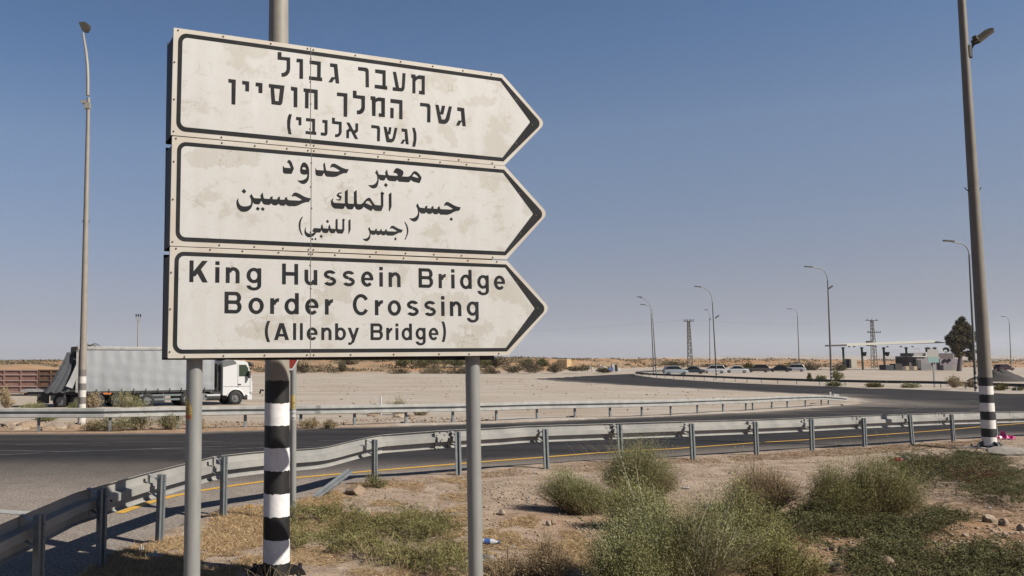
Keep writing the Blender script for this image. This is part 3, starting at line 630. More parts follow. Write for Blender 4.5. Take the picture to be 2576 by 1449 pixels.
def latin(ch, w, t=.19, h=.16):
    if ch == 'K': return [[_rect(0, 0, t, 1)], [_para(t * .75, .27, w - .14, 1, .135)], [[(w * .36, .52), (w * .36 + .17, .70), (w, 0), (w - .25, 0)]]]
    if ch == 'i': return [[_rect(0, 0, w, XH - .01)], [_rect(0, .83, w, 1)]]
    if ch == 'l': return [[_rect(0, 0, w, 1)]]
    if ch == 'n': c = (t * .35 + w) / 2; return [[_rect(0, 0, t, XH)], [_ring(c, XH + .015 - .30, w - c, .30, t, h, 0, 165)], [_rect(w - t, 0, w, XH - .28)]]
    if ch == 'u': c = (w - t * .35) / 2; return [[_rect(w - t, 0, w, XH)], [_ring(c, .285, c, .30, t, h, 180, 345)], [_rect(0, .28, t, XH)]]
    if ch == 'o': return [_full(w / 2, .365, w / 2, .385, t, h)]
    if ch == 'g': return [_full(w / 2, .385, w / 2, .365, t, h * .95), [_rect(w - t, -.08, w, XH)], [_ring(w / 2, -.08, w / 2, .245, t, h * .85, 185, 360)]]
    if ch == 'd': return [_full(w / 2, .365, w / 2, .385, t, h), [_rect(w - t, 0, w, 1)]]
    if ch == 'b': return [_full(w / 2, .365, w / 2, .385, t, h), [_rect(0, 0, t, 1)]]
    if ch == 'e': return [[_ring(w / 2, .365, w / 2, .385, t, h, 0, 318, 34)], [_rect(t * .7, .305, w - .01, .425)]]
    if ch == 's': return [[_ring(w / 2, .535, w / 2 - .01, .215, t * .95, h * .95, 22, 268)], [_ring(w / 2, .205, w / 2, .225, t * .95, h * .95, -155, 88)]]
    if ch == 'r': return [[_rect(0, 0, t, XH)], [_ring(w, XH - .37, w - t * .35, .375, t, h, 88, 165)]]
    if ch == 'H': return [[_rect(0, 0, t, 1)], [_rect(w - t, 0, w, 1)], [_rect(t, .425, w - t, .60)]]
    if ch == 'B': return [[_rect(0, 0, t, 1)], [_rect(t, 1 - h, w - .28, 1)], [_rect(t, .44, w - .28, .44 + h)], [_rect(t, 0, w - .28, h)],
                          [_ring(w - .30, .72, .275, .28, t, h, -90, 90)], [_ring(w - .29, .30, .29, .30, t, h, -90, 90)]]
    if ch == 'C': return [[_ring(w / 2 + .01, .5, w / 2, .52, t, h, 33, 327, 36)]]
    if ch == 'A': return [[_para(.115, 0, w / 2 - .02, 1, .115)], [_para(w - .115, 0, w / 2 + .02, 1, .115)], [_rect(w * .22, .21, w * .78, .36)]]
    if ch == 'y': return [[_para(.10, XH, w / 2 + .01, .02, .10)], [_para(w - .10, XH, w / 2 - .07, -.16, .10)], [[(.03, -.29), (.2, -.29), (w / 2 + .02, -.15), (w / 2 - .16, -.15), (.03, -.145)]]]
    if ch in '()':
        P = []; s = t * .95
        for i in range(13): y = i / 12; P.append(((2 * y - 1) ** 2 * (w - s), -.12 + 1.25 * y))
        for i in range(12, -1, -1): y = i / 12; P.append(((2 * y - 1) ** 2 * (w - s) + s, -.12 + 1.25 * y))
        return [[[(w - x, y) for x, y in P]]] if ch == ')' else [[P]]
def latin_line(text, ext, base, cap):
    """ext: measured (left, right) source px of each glyph; base / cap: ((x, value), (x, value)) lines"""
    polys = []
    for ch, (a, b) in zip(text, ext):
        m = (a + b) / 2; by = np.interp(m, [base[0][0], base[1][0]], [base[0][1], base[1][1]]); cp = np.interp(m, [cap[0][0], cap[1][0]], [cap[0][1], cap[1][1]])
        sl = (base[1][1] - base[0][1]) / (base[1][0] - base[0][0]); k = 2576 / 4096
        A, B, Cc = S(a * k, (by + sl * (a - m)) * k), S(b * k, (by + sl * (b - m)) * k), S(m * k, (by - cp) * k); D = S(m * k, by * k)
        capm = (Cc - D).length; wm = (B - A).length; ux = (B - A) / wm; uz = Vector((0, 0, 1))
        polys.append([[[A + ux * (x * capm) + uz * (y * capm) for x, y in l] for l in loops] for loops in latin(ch, wm / capm)])
    return polys
def e5(*l): return [(600 + a / 2.8975, 600 + b / 2.8975) for a, b in l]
def e6(*l): return [(1400 + a / 2.8975, 1400 + b / 2.8975) for a, b in l]
X1 = e5((455, 668), (755, 803), (877, 1037), (1118, 1288), (1530, 1715), (1790, 1938), (2012, 2157), (2232, 2373)) + e6((128, 270), (340, 380), (447, 585), (795, 962), (1027, 1108), (1173, 1212), (1275, 1410), (1475, 1608), (1668, 1797))
X2 = e5((862, 1060), (1140, 1318), (1392, 1492), (1558, 1723), (1797, 1953), (2027, 2118)) + e6((30, 220), (288, 380), (437, 590), (658, 795), (860, 995), (1057, 1095), (1158, 1290), (1352, 1490))
X3 = e5((1330, 1392), (1437, 1610), (1658, 1692), (1737, 1770), (1815, 1942), (1985, 2103), (2145, 2270), (2292, 2423)) + e6((238, 380), (420, 488), (527, 560), (598, 717), (760, 875), (912, 1025), (1062, 1112))
glyphs('n', panels[2], latin_line('KingHusseinBridge', X1, ((762, 1128), (1998, 1158)), ((762, 86.5), (1998, 74.5))))
glyphs('n', panels[2], latin_line('BorderCrossing', X2, ((930, 1253.4), (1850, 1264.5)), ((930, 86.5), (1850, 78.5))))
glyphs('n', panels[2], latin_line('(AllenbyBridge)', X3, ((1060, 1359.7), (1780, 1359.7)), ((1060, 67.6), (1780, 65))))
# ---- frames behind, posts, clamps, reverse panels
Lz = [UV(Z(*E[0]))[1] for E, _, _ in PANELS] + [UV(Z(*PANELS[2][0][4]))[1]]
for k, (E, _, _) in enumerate(PANELS):
    u0, z1 = UV(Z(*E[0])); _, z0 = UV(Z(*E[4])); u1, _ = UV(Z(*E[1])); u0b, _ = UV(Z(*E[4]))
    A = PT(min(u0, u0b) + .004, 0)
    # reverse panel on the far side of the posts
    fr = MB(); c0 = PT(u0 + .0, (z0 + z1) / 2) - SN * .10 + SU * .012 - SO
    ang = math.atan2(SU.y, SU.x)
    for zz in (z1 - .05, z0 + .05):
        c = PT((u0 + u1) / 2, zz) - SN * .045 - SO; fr.box(c, (u1 - u0 - .02, .05, .03), ang)
    fr.build('frame_rail', m_dark, road_sign)
    bk = MB(); bk.box(PT((u0 + u1) / 2, (z0 + z1) / 2 - .02) - SN * .205 - SO, (u1 - u0, .012, z1 - z0 - .02), ang); bk.build('reverse_panel', m_dark, road_sign)
    sd_ = MB(); sd_.box(PT(min(u0, u0b) + .010, (z0 + z1) / 2 - .028) - SN * .112 - SO, (.008, .172, z1 - z0 - .06), ang); sd_.build('side_plate', m_dark, road_sign)
posts = []
for px, py, top in ((484.5, 1300, 4.1), (1194.5, 1300, 4.0)):
    # post axis stands just behind the panels
    d = ray(px, py); n0 = SP1 - SN * .12; t = (n0 - Vector((0, 0, H))).dot(SN) / d.dot(SN); p = Vector((0, 0, H)) + d * t
    lean = -.006
    b = MB(); b.cyl(Vector((p.x, p.y, -.1)) - SO, Vector((p.x + (.0 if px < 800 else 0), p.y, top)) - SO, .0545, n=28)
    posts.append((b.build('post', m_signpost, road_sign), p))
    cl = MB()
    for zz in (2.15, 2.6, 3.0, 3.4, 3.9): cl.box(Vector((p.x, p.y, zz)) + SN * .06 - SO, (.16, .02, .04), ang)
    cl.build('clamp', m_galv, road_sign)
# peeling sticker wrapped round the left post
sp, pp = posts[0]
m_sty = M('yellow_sticker', (.62, .42, .10), .5, 0, (.70, .52, .18), 30); m_str = M('red_sticker_print', (.50, .10, .07), .5)
def cylpatch(name, axis, r, a0, a1, z0, z1, mat, parent, org, n=10, shape=None):
    mb = MB(); V = []
    for i in range(n + 1):
        a = R(a0 + (a1 - a0) * i / n); zt = z1 if shape is None else z0 + (z1 - z0) * shape(i / n)
        V += [Vector((axis.x + r * math.sin(a), axis.y - r * math.cos(a), z0)) - org, Vector((axis.x + r * math.sin(a), axis.y - r * math.cos(a), zt)) - org]
    mb.add(V, [(2 * i, 2 * i + 2, 2 * i + 3, 2 * i + 1) for i in range(n)], True); return mb.build(name, mat, parent)
def zat(py): return W(484, py, pp.y - .04).z
zb, zt_ = zat(1054.6), zat(979)
st = cylpatch('sticker', pp, .0552, -100, -6, zb, zt_, m_sty, sp, SO, 14, lambda t: 1.0 if t < .30 else 1 - (t - .30) / .70 * .62)
cylpatch('printed_band', pp, .0556, -100, -10, zb + .004, zb + .030, m_str, st, SO)
cylpatch('printed_band', pp, .0556, -100, -62, zt_ - .028, zt_ - .002, m_str, st, SO)
SEG = {'5': [(1,1,0,1),(0,1,0,.5),(0,.5,1,.5),(1,.5,1,0),(1,0,0,0)], '7': [(0,1,1,1),(1,1,.4,0)], '0': [(0,0,1,0),(1,0,1,1),(1,1,0,1),(0,1,0,0)], '1': [(.5,0,.5,1)], '8': [(0,0,1,0),(1,0,1,1),(1,1,0,1),(0,1,0,0),(0,.5,1,.5)],
       'w': [(0,0,1,0),(1,0,1,.6),(.4,0,.4,.5),(0,0,-.2,-.4)], 'j': [(0,.2,1,.4),(1,.4,.3,.9),(0,.2,.2,-.4),(.6,-.3,.7,-.3)], 'm': [(0,0,1,0),(1,0,1,.5),(.5,0,.5,.4),(0,0,0,.5)]}
def cyltext(name, text, axis, r, a0, step, aw, z, h, mat, parent, org, sw=.0016):
    mb = MB()
    def P(a, zz): a = R(a); return Vector((axis.x + r * math.sin(a), axis.y - r * math.cos(a), zz)) - org
    for i, ch in enumerate(text):
        if ch == ' ': continue
        for x1, y1, x2, y2 in SEG[ch]:
            A = (a0 + i * step + x1 * aw, z + y1 * h); B = (a0 + i * step + x2 * aw, z + y2 * h); da = math.degrees(sw / r)
            if abs(y2 - y1) * h > abs(x2 - x1) * R(aw) * r: mb.add([P(A[0] - da / 2, A[1]), P(A[0] + da / 2, A[1]), P(B[0] + da / 2, B[1]), P(B[0] - da / 2, B[1])], [(0, 1, 2, 3)])
            else: mb.add([P(A[0], A[1] - sw / 2), P(B[0], B[1] - sw / 2), P(B[0], B[1] + sw / 2), P(A[0], A[1] + sw / 2)], [(0, 1, 2, 3)])
    return mb.build(name, mat, parent)
cyltext('sticker_print', '801577', pp, .0558, -84, 12, 8, zb + .038, .013, m_black, st, SO)
cyltext('sticker_print', '577', pp, .0562, -74, 20, 13, zb + .009, .016, m_sty, st, SO, .0022)
cyltext('sticker_print', 'mjw', pp, .0558, -66, 15, 11, zb + .064, .012, m_black, st, SO, .0022)
cyltext('sticker_print', 'jw m', pp, .0558, -88, 16, 11, zb + .094, .012, m_black, st, SO, .0022)
# ---------------------------------------------------------------- guard rails
WPROF = [(.052, .155), (.085, .137), (.085, .052), (.0, .040), (.0, -.036), (.085, -.056), (.085, -.137), (.052, -.155)]
def resample(P, step):
    P = [Vector(p) for p in P]; L = [0]
    for a, b in zip(P, P[1:]): L.append(L[-1] + (b - a).length)
    n = max(2, int(L[-1] / step)); o = []
    for i in range(n + 1):
        s = L[-1] * i / n; j = max(k for k in range(len(L)) if L[k] <= s + 1e-9); j = min(j, len(P) - 2)
        o.append(P[j].lerp(P[j + 1], (s - L[j]) / max(L[j + 1] - L[j], 1e-9)))
    return o
def wbeam(path, side, mat, parent, org, tilt=None, joint=True, name='rail'):
    """path: centre line of the beam, side +1: bulges to the left of travel"""
    P = [Vector(p) for p in path]; V, Fc = [], []; m = len(WPROF)
    for i, p in enumerate(P):
        d = P[min(i + 1, len(P) - 1)] - P[max(i - 1, 0)]; d.z = 0; d.normalize(); nn = Vector((-d.y, d.x, 0)) * side
        tl = tilt(i / (len(P) - 1)) if tilt else 0
        for a, z in WPROF: V.append(p + nn * (a + z * tl) + Vector((0, 0, z)) - org)
    for i in range(len(P) - 1):
        for k in range(m - 1): Fc.append((i * m + k, (i + 1) * m + k, (i + 1) * m + k + 1, i * m + k + 1))
    mb = MB(); mb.add(V, Fc); o = mb.build(name, mat, parent)
    s = o.modifiers.new('sheet', 'SOLIDIFY'); s.thickness = .004; s.offset = 0
    return o
boltm = MB().cyl((0, 0, 0), (0, 0, .014), .013, .010, 8).mesh('bolt', m_dark)
def bolt(parent, loc, nrm, sc_=1.0):
    o = bpy.data.objects.new('bolt', boltm); COL.objects.link(o); o.parent = parent; o.location = loc
    o.rotation_euler = Vector(nrm).to_track_quat('Z', 'Y').to_euler(); o.scale = (sc_,) * 3; return o
def split_sections(path, L):
    out, cur, acc = [], [path[0]], 0
    for a, b in zip(path, path[1:]):
        acc += (b - a).length; cur.append(b)
        if acc >= L: out.append(cur); cur = [b]; acc = 0
    if len(cur) > 1: out.append(cur)
    return out
# ---- near rail
NR = [(12, 1322.3), (204, 1239.7), (386.7, 1188.6), (550.6, 1148), (657, 1136), (743.7, 1126.4), (811, 1118.3), (902.5, 1104.9), (934.8, 1099.5), (970, 1094), (1120.6, 1083), (1257.8, 1076.6), (1321, 1072), (1531.8, 1066), (1727.4, 1060), (1889.4, 1056), (2012.9, 1052), (2156, 1046), (2388, 1038.5), (2567, 1035.4)]
def on_z(px, py, z):
    d = ray(px, py); t = (z - H) / d.z; return Vector((0, 0, H)) + d * t
def top_h(px): return float(np.interp(px, [0, 600, 1200, 2000, 2567], [.79, .78, .775, .74, .70]))
_yb = [(949, 1228), (1153, 1203), (1371, 1186), (1562, 1173), (1744, 1164), (1900, 1149.5), (2041, 1140), (2172, 1130.5), (2291, 1121.5), (2396, 1114), (2503, 1107), (2610, 1101)]
pts = []
for px, py in NR:
    p = on_z(px, py, top_h(px))
    if px > 1000: p = W(px, py, float(np.interp(px, [q[0] for q in _yb], [G(*q).y for q in _yb])) + .18)
    pts.append(p)
pts = [Vector((-1.9, .6, .79)), Vector((-2.25, 3.0, .79)), Vector((-2.38, 4.8, .79))] + pts + [pts[-1] + (pts[-1] - pts[-2]).normalized() * 4, pts[-1] + (pts[-1] - pts[-2]).normalized() * 10]
near_c = resample([p - Vector((0, 0, .155)) for p in pts], .16)
near_rail = thing('guardrail', 'long galvanised guardrail curving along the near edge of the road behind the sign', 'guardrail', tuple(near_c[0]))
O1 = Vector(near_rail.location)
# the stretch behind the signposts was hit: it sags and its lower edge is pushed out
def dent(p):
    k = math.exp(-((p.y - 12.9) / .7) ** 2) * (1 if p.x < 2 else 0); p = p.copy(); p.z -= .045 * k; p.x += .02 * k; p.y -= .03 * k; return p
near_c = [dent(p) for p in near_c]
jx = [204, 386, 566, 815, 1121, 1320, 1545, 1727, 1889, 2060, 2388]
secs = split_sections(near_c, 3.9)
for i, s in enumerate(secs):
    off = Vector((0, 0, 0))
    wbeam(s, 1, m_galv_dusty, near_rail, O1, tilt=(lambda t: .03 * math.sin(t * 3.1)) if 2 <= i <= 3 else None)
    a, b = s[0], s[1]; d = (b - a); d.z = 0; d.normalize(); nn = Vector((-d.y, d.x, 0)); lap = [a - d * .16 - nn * .007, a + d * .14 - nn * .007]
    wbeam(lap, 1, m_galv_dusty, near_rail, O1, name='splice')
    for zz, aa in ((.115, .050), (.0, -.012), (-.115, .050)):
        for k in (-.09, .07): bolt(near_rail, a + d * k + nn * (aa - .02) + Vector((0, 0, zz)) - O1, -nn)
def post_mb(h):
    mb = MB(); w_, dp, t = .125, .065, .006
    prof = [(-w_ / 2, 0), (-w_ / 2 + .040, 0), (-w_ / 2 + .048, dp), (w_ / 2 - .048, dp), (w_ / 2 - .040, 0), (w_ / 2, 0), (w_ / 2, t), (w_ / 2 - .034, t), (w_ / 2 - .042, dp + t), (-w_ / 2 + .042, dp + t), (-w_ / 2 + .034, t), (-w_ / 2, t)]
    mb.extr([(x, y, -.05) for x, y in prof], (0, 0, h + .05)); return mb
DBG = False
NPOSTS = [(84, 1545, 1329, 0), (240, 1436, 1253, 0), (402, 1373, 1203, .04), (567, 1308, 1156, .05), (949, 1228, 1111.6, .05), (1153, 1203, 1090, .0), (1371, 1186, 1084, -.02), (1562, 1173, 1072, -.01), (1744, 1164, 1069, -.02), (1900, 1149.5, 1064, 0), (2041, 1140, 1057, 0), (2172, 1129.5, 1054, 0), (2291, 1121.5, 1047, -.03), (2396, 1114, 1044.5, 0), (2503, 1107, 1042, 0), (2610, 1101, 1038, 0)]
pmesh = post_mb(.78).mesh('post', m_post)
spc = MB()
for p_a, p_b in (((0, .05, -.01), (0, .185, .06)), ((0, .185, .06), (0, .19, -.13)), ((0, .19, -.13), (0, .05, -.20))):
    A_, B_ = Vector(p_a), Vector(p_b); m_ = (A_ + B_) / 2; spc.box(m_, (.055, (B_ - A_).length, .006), 0, 0, math.atan2(B_.z - A_.z, B_.y - A_.y))
spmesh = spc.mesh('spacer', m_galv)
for px, py, tp, lean in NPOSTS:
    g0 = G(px, py); j = min(range(len(near_c)), key=lambda i: (near_c[i].xy - g0.xy).length)
    d = near_c[min(j + 1, len(near_c) - 1)] - near_c[max(j - 1, 0)]; ang_ = math.atan2(d.y, d.x)
    # stand the post just on this side of the beam
    nn = Vector((-math.sin(ang_), math.cos(ang_), 0)); c = near_c[j] - nn * .20; base = Vector((c.x, c.y, 0))
    if (c.xy - g0.xy).length < .5: base = Vector((g0.x * .6 + c.x * .4, g0.y * .6 + c.y * .4, 0))
    base.z = fz(base.y) + .01
    o = bpy.data.objects.new('post', pmesh); COL.objects.link(o); o.parent = near_rail; o.location = base - O1
    o.rotation_euler = (R(rnd.uniform(-1, 1)), lean, ang_ + R(rnd.uniform(-3, 3)))
    hh = (base.y) * (py - tp) / F; o.scale.z = max(.85, min(1.05, hh / .78)) if px > 300 else 1.0
    if DBG: print('POST', px, tuple(round(v,2) for v in base), tuple(round(v,2) for v in near_c[j]), tuple(round(v,2) for v in g0), round(o.scale.z,2))
    s_ = bpy.data.objects.new('spacer', spmesh); COL.objects.link(s_); s_.parent = o; s_.location = (0, 0, .72)
    for zz in (.70, .60): bolt(o, Vector((.035, .005, zz)), (0, -1, 0), .6)
# knocked-over post lying against the bank
a, b = T(796, 1262), G(880, 1192); a = a + Vector((0, 0, .04)); b = W(882, 1184, a.y + .35)
kp = thing('fallen_guardrail_post', 'knocked-down grey guardrail post leaning over beside the dented rail', 'post', tuple(a))
o = bpy.data.objects.new('channel', pmesh); COL.objects.link(o); o.parent = kp
o.rotation_euler = (b - a).to_track_quat('Z', 'X').to_euler(); o.scale = (.9, .9, (b - a).length / .80)

# ---- middle rail across the road
BP = [(-80, 1089.5), (94.7, 1088.5), (277, 1088), (450, 1082.5), (619.6, 1077.5), (759.8, 1076), (896.5, 1072.6), (1026, 1068.5), (1144.7, 1065.8), (1255, 1061.5), (1357, 1056.5), (1452, 1053.8), (1540.6, 1051.3), (1621, 1048.7), (1694, 1045.6), (1761, 1041.4), (1825, 1037.5), (1883, 1035), (1900, 1034), (1948, 1030), (1986.5, 1027.7), (2032, 1025.4), (2072, 1022), (2112, 1018.5)]
bw = [G(*p) for p in BP]
mid_rail = thing('guardrail', 'pale guardrail on the far side of the near road ending in a bent-down tip', 'guardrail', tuple(bw[0]))
O2 = Vector(mid_rail.location)
ctr = [p + Vector((0, 0, .63)) for p in bw]; ctr[-1] = ctr[-1] + Vector((.4, -.2, -.24)); ctr[-2].z -= .04
extra = ctr[-1] + (ctr[-1] - ctr[-2]).normalized() * .4
mc = resample(ctr[:-2], .6) + [ctr[-2], ctr[-1]]
mcc = []
for p in mc: mcc.append(p)
for s in split_sections(mcc, 4.0): wbeam(s, -1, m_galv_far, mid_rail, O2)
pm2 = MB(); pm2.extr([(-.05, 0, 0), (.05, 0, 0), (.05, .008, 0), (-.042, .008, 0), (-.042, .06, 0), (-.05, .06, 0)], (0, 0, .70)); pm2m = pm2.mesh('post', m_post)
for i, p in enumerate(bw[:-1]):
    d = bw[min(i + 1, len(bw) - 1)] - bw[max(i - 1, 0)]; an = math.atan2(d.y, d.x)
    o = bpy.data.objects.new('post', pm2m); COL.objects.link(o); o.parent = mid_rail; o.location = p - O2 + Vector((-math.sin(an), math.cos(an), 0)) * .10; o.rotation_euler.z = an
en = MB(); ep = bw[-1] - O2; en.box(ep + Vector((-.5, .3, .42)), (.14, .12, .95), .2, .15); en.box(ep + Vector((.1, .5, .62)), (.5, .06, .22), .3, .1); en.build('end_bracket', m_galv_far, mid_rail)
# ---- far rail bounding the parking lot: its shaded back faces the camera
FP = [(1760, 934.0), (1720, 936.5), (1669, 940), (1625, 942.5), (1602, 944.5), (1599, 946), (1612, 948), (1650, 950.8), (1704, 953.5), (1760, 956), (1824, 959.5), (1887, 962.8), (1950, 965.5), (2016, 968), (2116, 971), (2230, 973.8), (2360, 976), (2437, 979), (2566, 984.5), (2700, 990), (2900, 998)]
fw = [G(*p) for p in FP]
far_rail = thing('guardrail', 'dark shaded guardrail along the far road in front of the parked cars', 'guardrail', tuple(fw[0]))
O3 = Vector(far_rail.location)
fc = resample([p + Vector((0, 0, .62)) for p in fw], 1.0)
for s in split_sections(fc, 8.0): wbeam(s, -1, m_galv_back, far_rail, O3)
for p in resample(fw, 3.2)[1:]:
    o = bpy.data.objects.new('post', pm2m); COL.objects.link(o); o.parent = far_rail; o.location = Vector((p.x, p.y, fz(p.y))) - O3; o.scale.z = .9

# ---------------------------------------------------------------- street lights
m_lampbody = M('weathered_lamp_housing', (.10, .085, .06), .6, .3); m_lens = M('lamp_lens', (.30, .24, .15), .35)
def pole_thing(name, label, cat, base, height, r0, r1, stripe, mat_body, group, foot=True, lean=(0, 0)):
    t = thing(name, label, cat, tuple(base), 0, group)
    P = []; n = 10
    for i in range(n + 1):
        k = i / n; P.append((lean[0] * k * height, lean[1] * k * height, height * k))
    mb = MB(); mb.tube(P, [r0 + (r1 - r0) * i / n for i in range(n + 1)], 28 if r0 * F / base.y > 8 else 12)
    mb.build('pole', stripe, t)
    return t
def base_plate(t, r, mat=None, gh=.17):
    mb = MB(); mb.box((0, 0, .03), (r * 4.2, r * 4.2, .03)); 
    for k in range(4):
        a = k * math.pi / 2 + .785; c, s = math.cos(a), math.sin(a)
        mb.cyl((c * r * 2.4, s * r * 2.4, .04), (c * r * 2.4, s * r * 2.4, .12), .02, n=8)
    mb.build('base_plate', mat or m_dark, t)
    for k in range(4):
        gs = MB()
        a = k * math.pi / 2; c, s = math.cos(a), math.sin(a); R1 = r * 2.2; n = 10
        prof = [Vector((c * r * .9, s * r * .9, .045))] + [Vector((c * (r + (R1 - r) * math.cos(q)), s * (r + (R1 - r) * math.cos(q)), .045 + gh * math.sin(q))) for q in [i * math.pi / 2 / n for i in range(n + 1)]] + [Vector((c * r * .9, s * r * .9, .045 + gh))]
        gs.extr([p + Vector((-s, c, 0)) * .012 for p in prof], Vector((s, -c, 0)) * .024)
        gs.build('gusset', mat or m_dark, t)
def lamp_head(t, pos, dirx, name='lamp_head', L=.75, w_=.30, tilt=.15):
    d = Vector(dirx).normalized(); sd2 = Vector((-d.y, d.x, 0)).normalized(); up = Vector((0, 0, 1)); mb = MB()
    out_ = [(0, .07), (.15, w_ * .45), (.35, w_ / 2), (.8, w_ / 2), (1, w_ * .32)]
    prof = [d * (a * L) + sd2 * b for a, b in out_] + [d * (a * L) - sd2 * b for a, b in out_[::-1]]
    for i, p in enumerate(prof): p.z += tilt * p.dot(d)
    mb.extr([Vector(pos) + p for p in prof], up * .11, False); h_ = mb.build(name, m_lampbody, t)
    ml = MB(); ml.flat([[Vector(pos) + p * .86 + d * L * .1 - up * .004 for p in prof]]); ml.build('lens', m_lens, h_); return h_
# big black and white pole right behind the sign
def gpt(px, py, d=0): return T(px, py)
BODY = (.40, .365, .31)
b0 = G(695, 1465); zt0, zt1 = W(695, 956.8, b0.y).z, W(695, 1411.7, b0.y).z
sm1 = stripemat('striped_pole_paint', zt0 - b0.z, (zt0 - zt1) / 8, (.006, .006, .006), (1.05, 1.03, 1.04), BODY)
t1 = pole_thing('street_light', 'tall lamp pole with black and white bands standing directly behind the direction sign', 'street light', b0, 14.5, .127, .045, sm1, None, 'street lights')
base_plate(t1, .127, m_black, .12)
mb = MB(); mb.tube([(0, 0, 14.3), (-.1, .2, 15.0), (-.4, .8, 15.5), (-.8, 1.8, 15.7)], [.045, .042, .038, .03], 10); mb.build('arm', M('lamp_arm_steel', BODY, .6), t1)
lamp_head(t1, (-.85, 1.9, 15.65), (-.4, 1, 0)); m_arm = bpy.data.materials['lamp_arm_steel']
# weld seam and old rust hook on the big pole
MB().tube([(-.128, -.02, 1.77), (-.15, -.05, 1.775), (-.16, -.05, 1.74)], .008, 6).build('hook', m_black, t1)
# right-hand pole
b1 = G(2490, 1133); 
sm2 = stripemat('striped_pole_paint', 1.70, .198, (.012, .012, .012), (1.05, 1.0, .95), (.30, .265, .215))
topR = W(2419, 0, b1.y); lx = (topR.x - b1.x) / topR.z
t2 = pole_thing('street_light', 'tall banded lamp pole with a small side floodlight at the right edge', 'street light', b1, 15.5, .145, .055, sm2, None, 'street lights', lean=(lx, 0))
base_plate(t2, .14, M('grey_base_paint', (.05, .06, .065), .6))
def lampat(t, base, px, py, Y=None): return W(px, py, Y or base.y) - Vector(base)
p_ = lampat(t2, b1, 2433, 128); 
mb = MB(); mb.cyl(p_ + Vector((0, 0, -.18)), p_ + Vector((0, 0, .12)), .10, n=16); mb.tube([p_ + Vector((.05, 0, -.05)), lampat(t2, b1, 2446, 116), lampat(t2, b1, 2455, 106)], .028, 8); mb.build('bracket', m_dark, t2)
q0, q1 = lampat(t2, b1, 2449, 113), lampat(t2, b1, 2497, 76)
mb = MB(); d = (q1 - q0); L = d.length; d.normalize(); sdv = Vector((.25, -1, -.35)).normalized(); n_ = 8
prof = [q0 + d * 0 + sdv * .04, q0 + d * L * .12 + sdv * .11, q0 + d * L * .85 + sdv * .11, q0 + d * L * .96 + sdv * .07, q0 + d * L, q0 + d * L * .96 - sdv * .07, q0 + d * L * .85 - sdv * .11, q0 + d * L * .12 - sdv * .11, q0 - sdv * .04]
nrm_ = d.cross(sdv).normalized(); nrm_ = nrm_ if nrm_.z > 0 else -nrm_
mb.extr([p for p in prof], nrm_ * .07); mb.cyl(q0 + d * .12 + nrm_ * .06, q0 + d * .08 + nrm_ * .17, .05, n=12); fl = mb.build('lamp_head', m_lampbody, t2)
ml = MB(); ml.flat([[q0 + d * L * .15 + sdv * .08, q0 + d * L * .93 + sdv * .08, q0 + d * L * .93 - sdv * .08, q0 + d * L * .15 - sdv * .08]], -nrm_ * .004); ml.build('lens', m_lens, fl)
h_ = lampat(t2, b1, 2448, 482); mb = MB()
for s in (-1, 1): mb.tube([h_, h_ + Vector((s * .14, 0, .03)), h_ + Vector((s * .20, 0, .10))], .012, 6)
mb.build('banner_hook', m_dark, t2)
mb = MB(); mb.tube([(lx * 15.4, 0, 15.4), (lx * 16, .3, 16.2), (lx * 16 - .6, .8, 16.5)], [.055, .05, .04], 8); mb.build('arm', m_arm, t2); lamp_head(t2, (lx * 16 - .65, .85, 16.45), (-1, .6, 0))
# concrete foot under the right pole
cf = MB(); cf.box((b1.x + .05, b1.y - .05, -.06), (.92, .8, .18), .5); cf.build('concrete_footing', m_conc, None, origin=(b1.x, b1.y, 0), bevel=.02)
tag(bpy.data.objects['concrete_footing'], 'weathered square concrete footing under the right striped pole', 'footing')
cf2 = MB(); cf2.rock(T(2525, 1152) + Vector((.1, .0, .05)), (.5, .25, .2), 5, 2); cf2.build('concrete_lump', m_conc, None, origin=tuple(T(2525, 1152))); tag(bpy.data.objects['concrete_lump'], 'broken pale concrete lump right of the striped pole foot', 'rubble')
# left pole across the road
b2 = G(205, 1079)
sm3 = stripemat('striped_pole_paint', (1079 - 932) / F * b2.y, .238, (.12, .11, .10), (.85, .80, .74), (.42, .37, .31))
tl = W(222, 270, b2.y); lx3 = (tl.x - b2.x) / (tl.z - b2.z)
t3 = pole_thing('street_light', 'tall lamp pole with faded grey and white bands in front of the truck', 'street light', b2, 11.8, .14, .062, sm3, None, 'street lights', lean=(lx3, 0))
base_plate(t3, .14, m_dark)
pp_ = [lampat(t3, b2, x, y, b2.y + o_) for x, y, o_ in ((220.5, 240, 0), (221, 200, 0), (220, 165, .1), (216.5, 130, .35), (211.5, 100, .8), (209, 84, 1.2))]
mb = MB(); mb.tube(pp_, [.062, .06, .055, .05, .045, .04], 10); mb.build('arm', m_arm, t3)
c_ = lampat(t3, b2, 208.5, 68, b2.y + 1.2); mb = MB(); mb.extr([c_ + Vector((x, 0, z)) for x, z in ((-.17, .18), (-.05, .21), (.08, .20), (.18, .13), (.17, .0), (.10, -.15), (-.02, -.15))], (0, .45, .1)); mb.build('lamp_head', m_lampbody, t3, bevel=.02)
c_ = lampat(t3, b2, 212, 258); mb = MB(); mb.extr([c_ + Vector((x, -.1, z)) for x, z in ((-.13, .06), (.08, .05), (.08, -.02), (-.02, -.06), (-.10, .0))], (0, .25, 0)); mb.box(c_ + Vector((.12, 0, -.12)), (.20, .16, .22)); mb.build('floodlight', m_arm, t3)
mb = MB(); h_ = lampat(t3, b2, 216, 560)
for s in (-1, 1): mb.tube([h_, h_ + Vector((s * .1, 0, .02)), h_ + Vector((s * .13, 0, .08))], .012, 6)
mb.build('banner_hook', m_dark, t3)
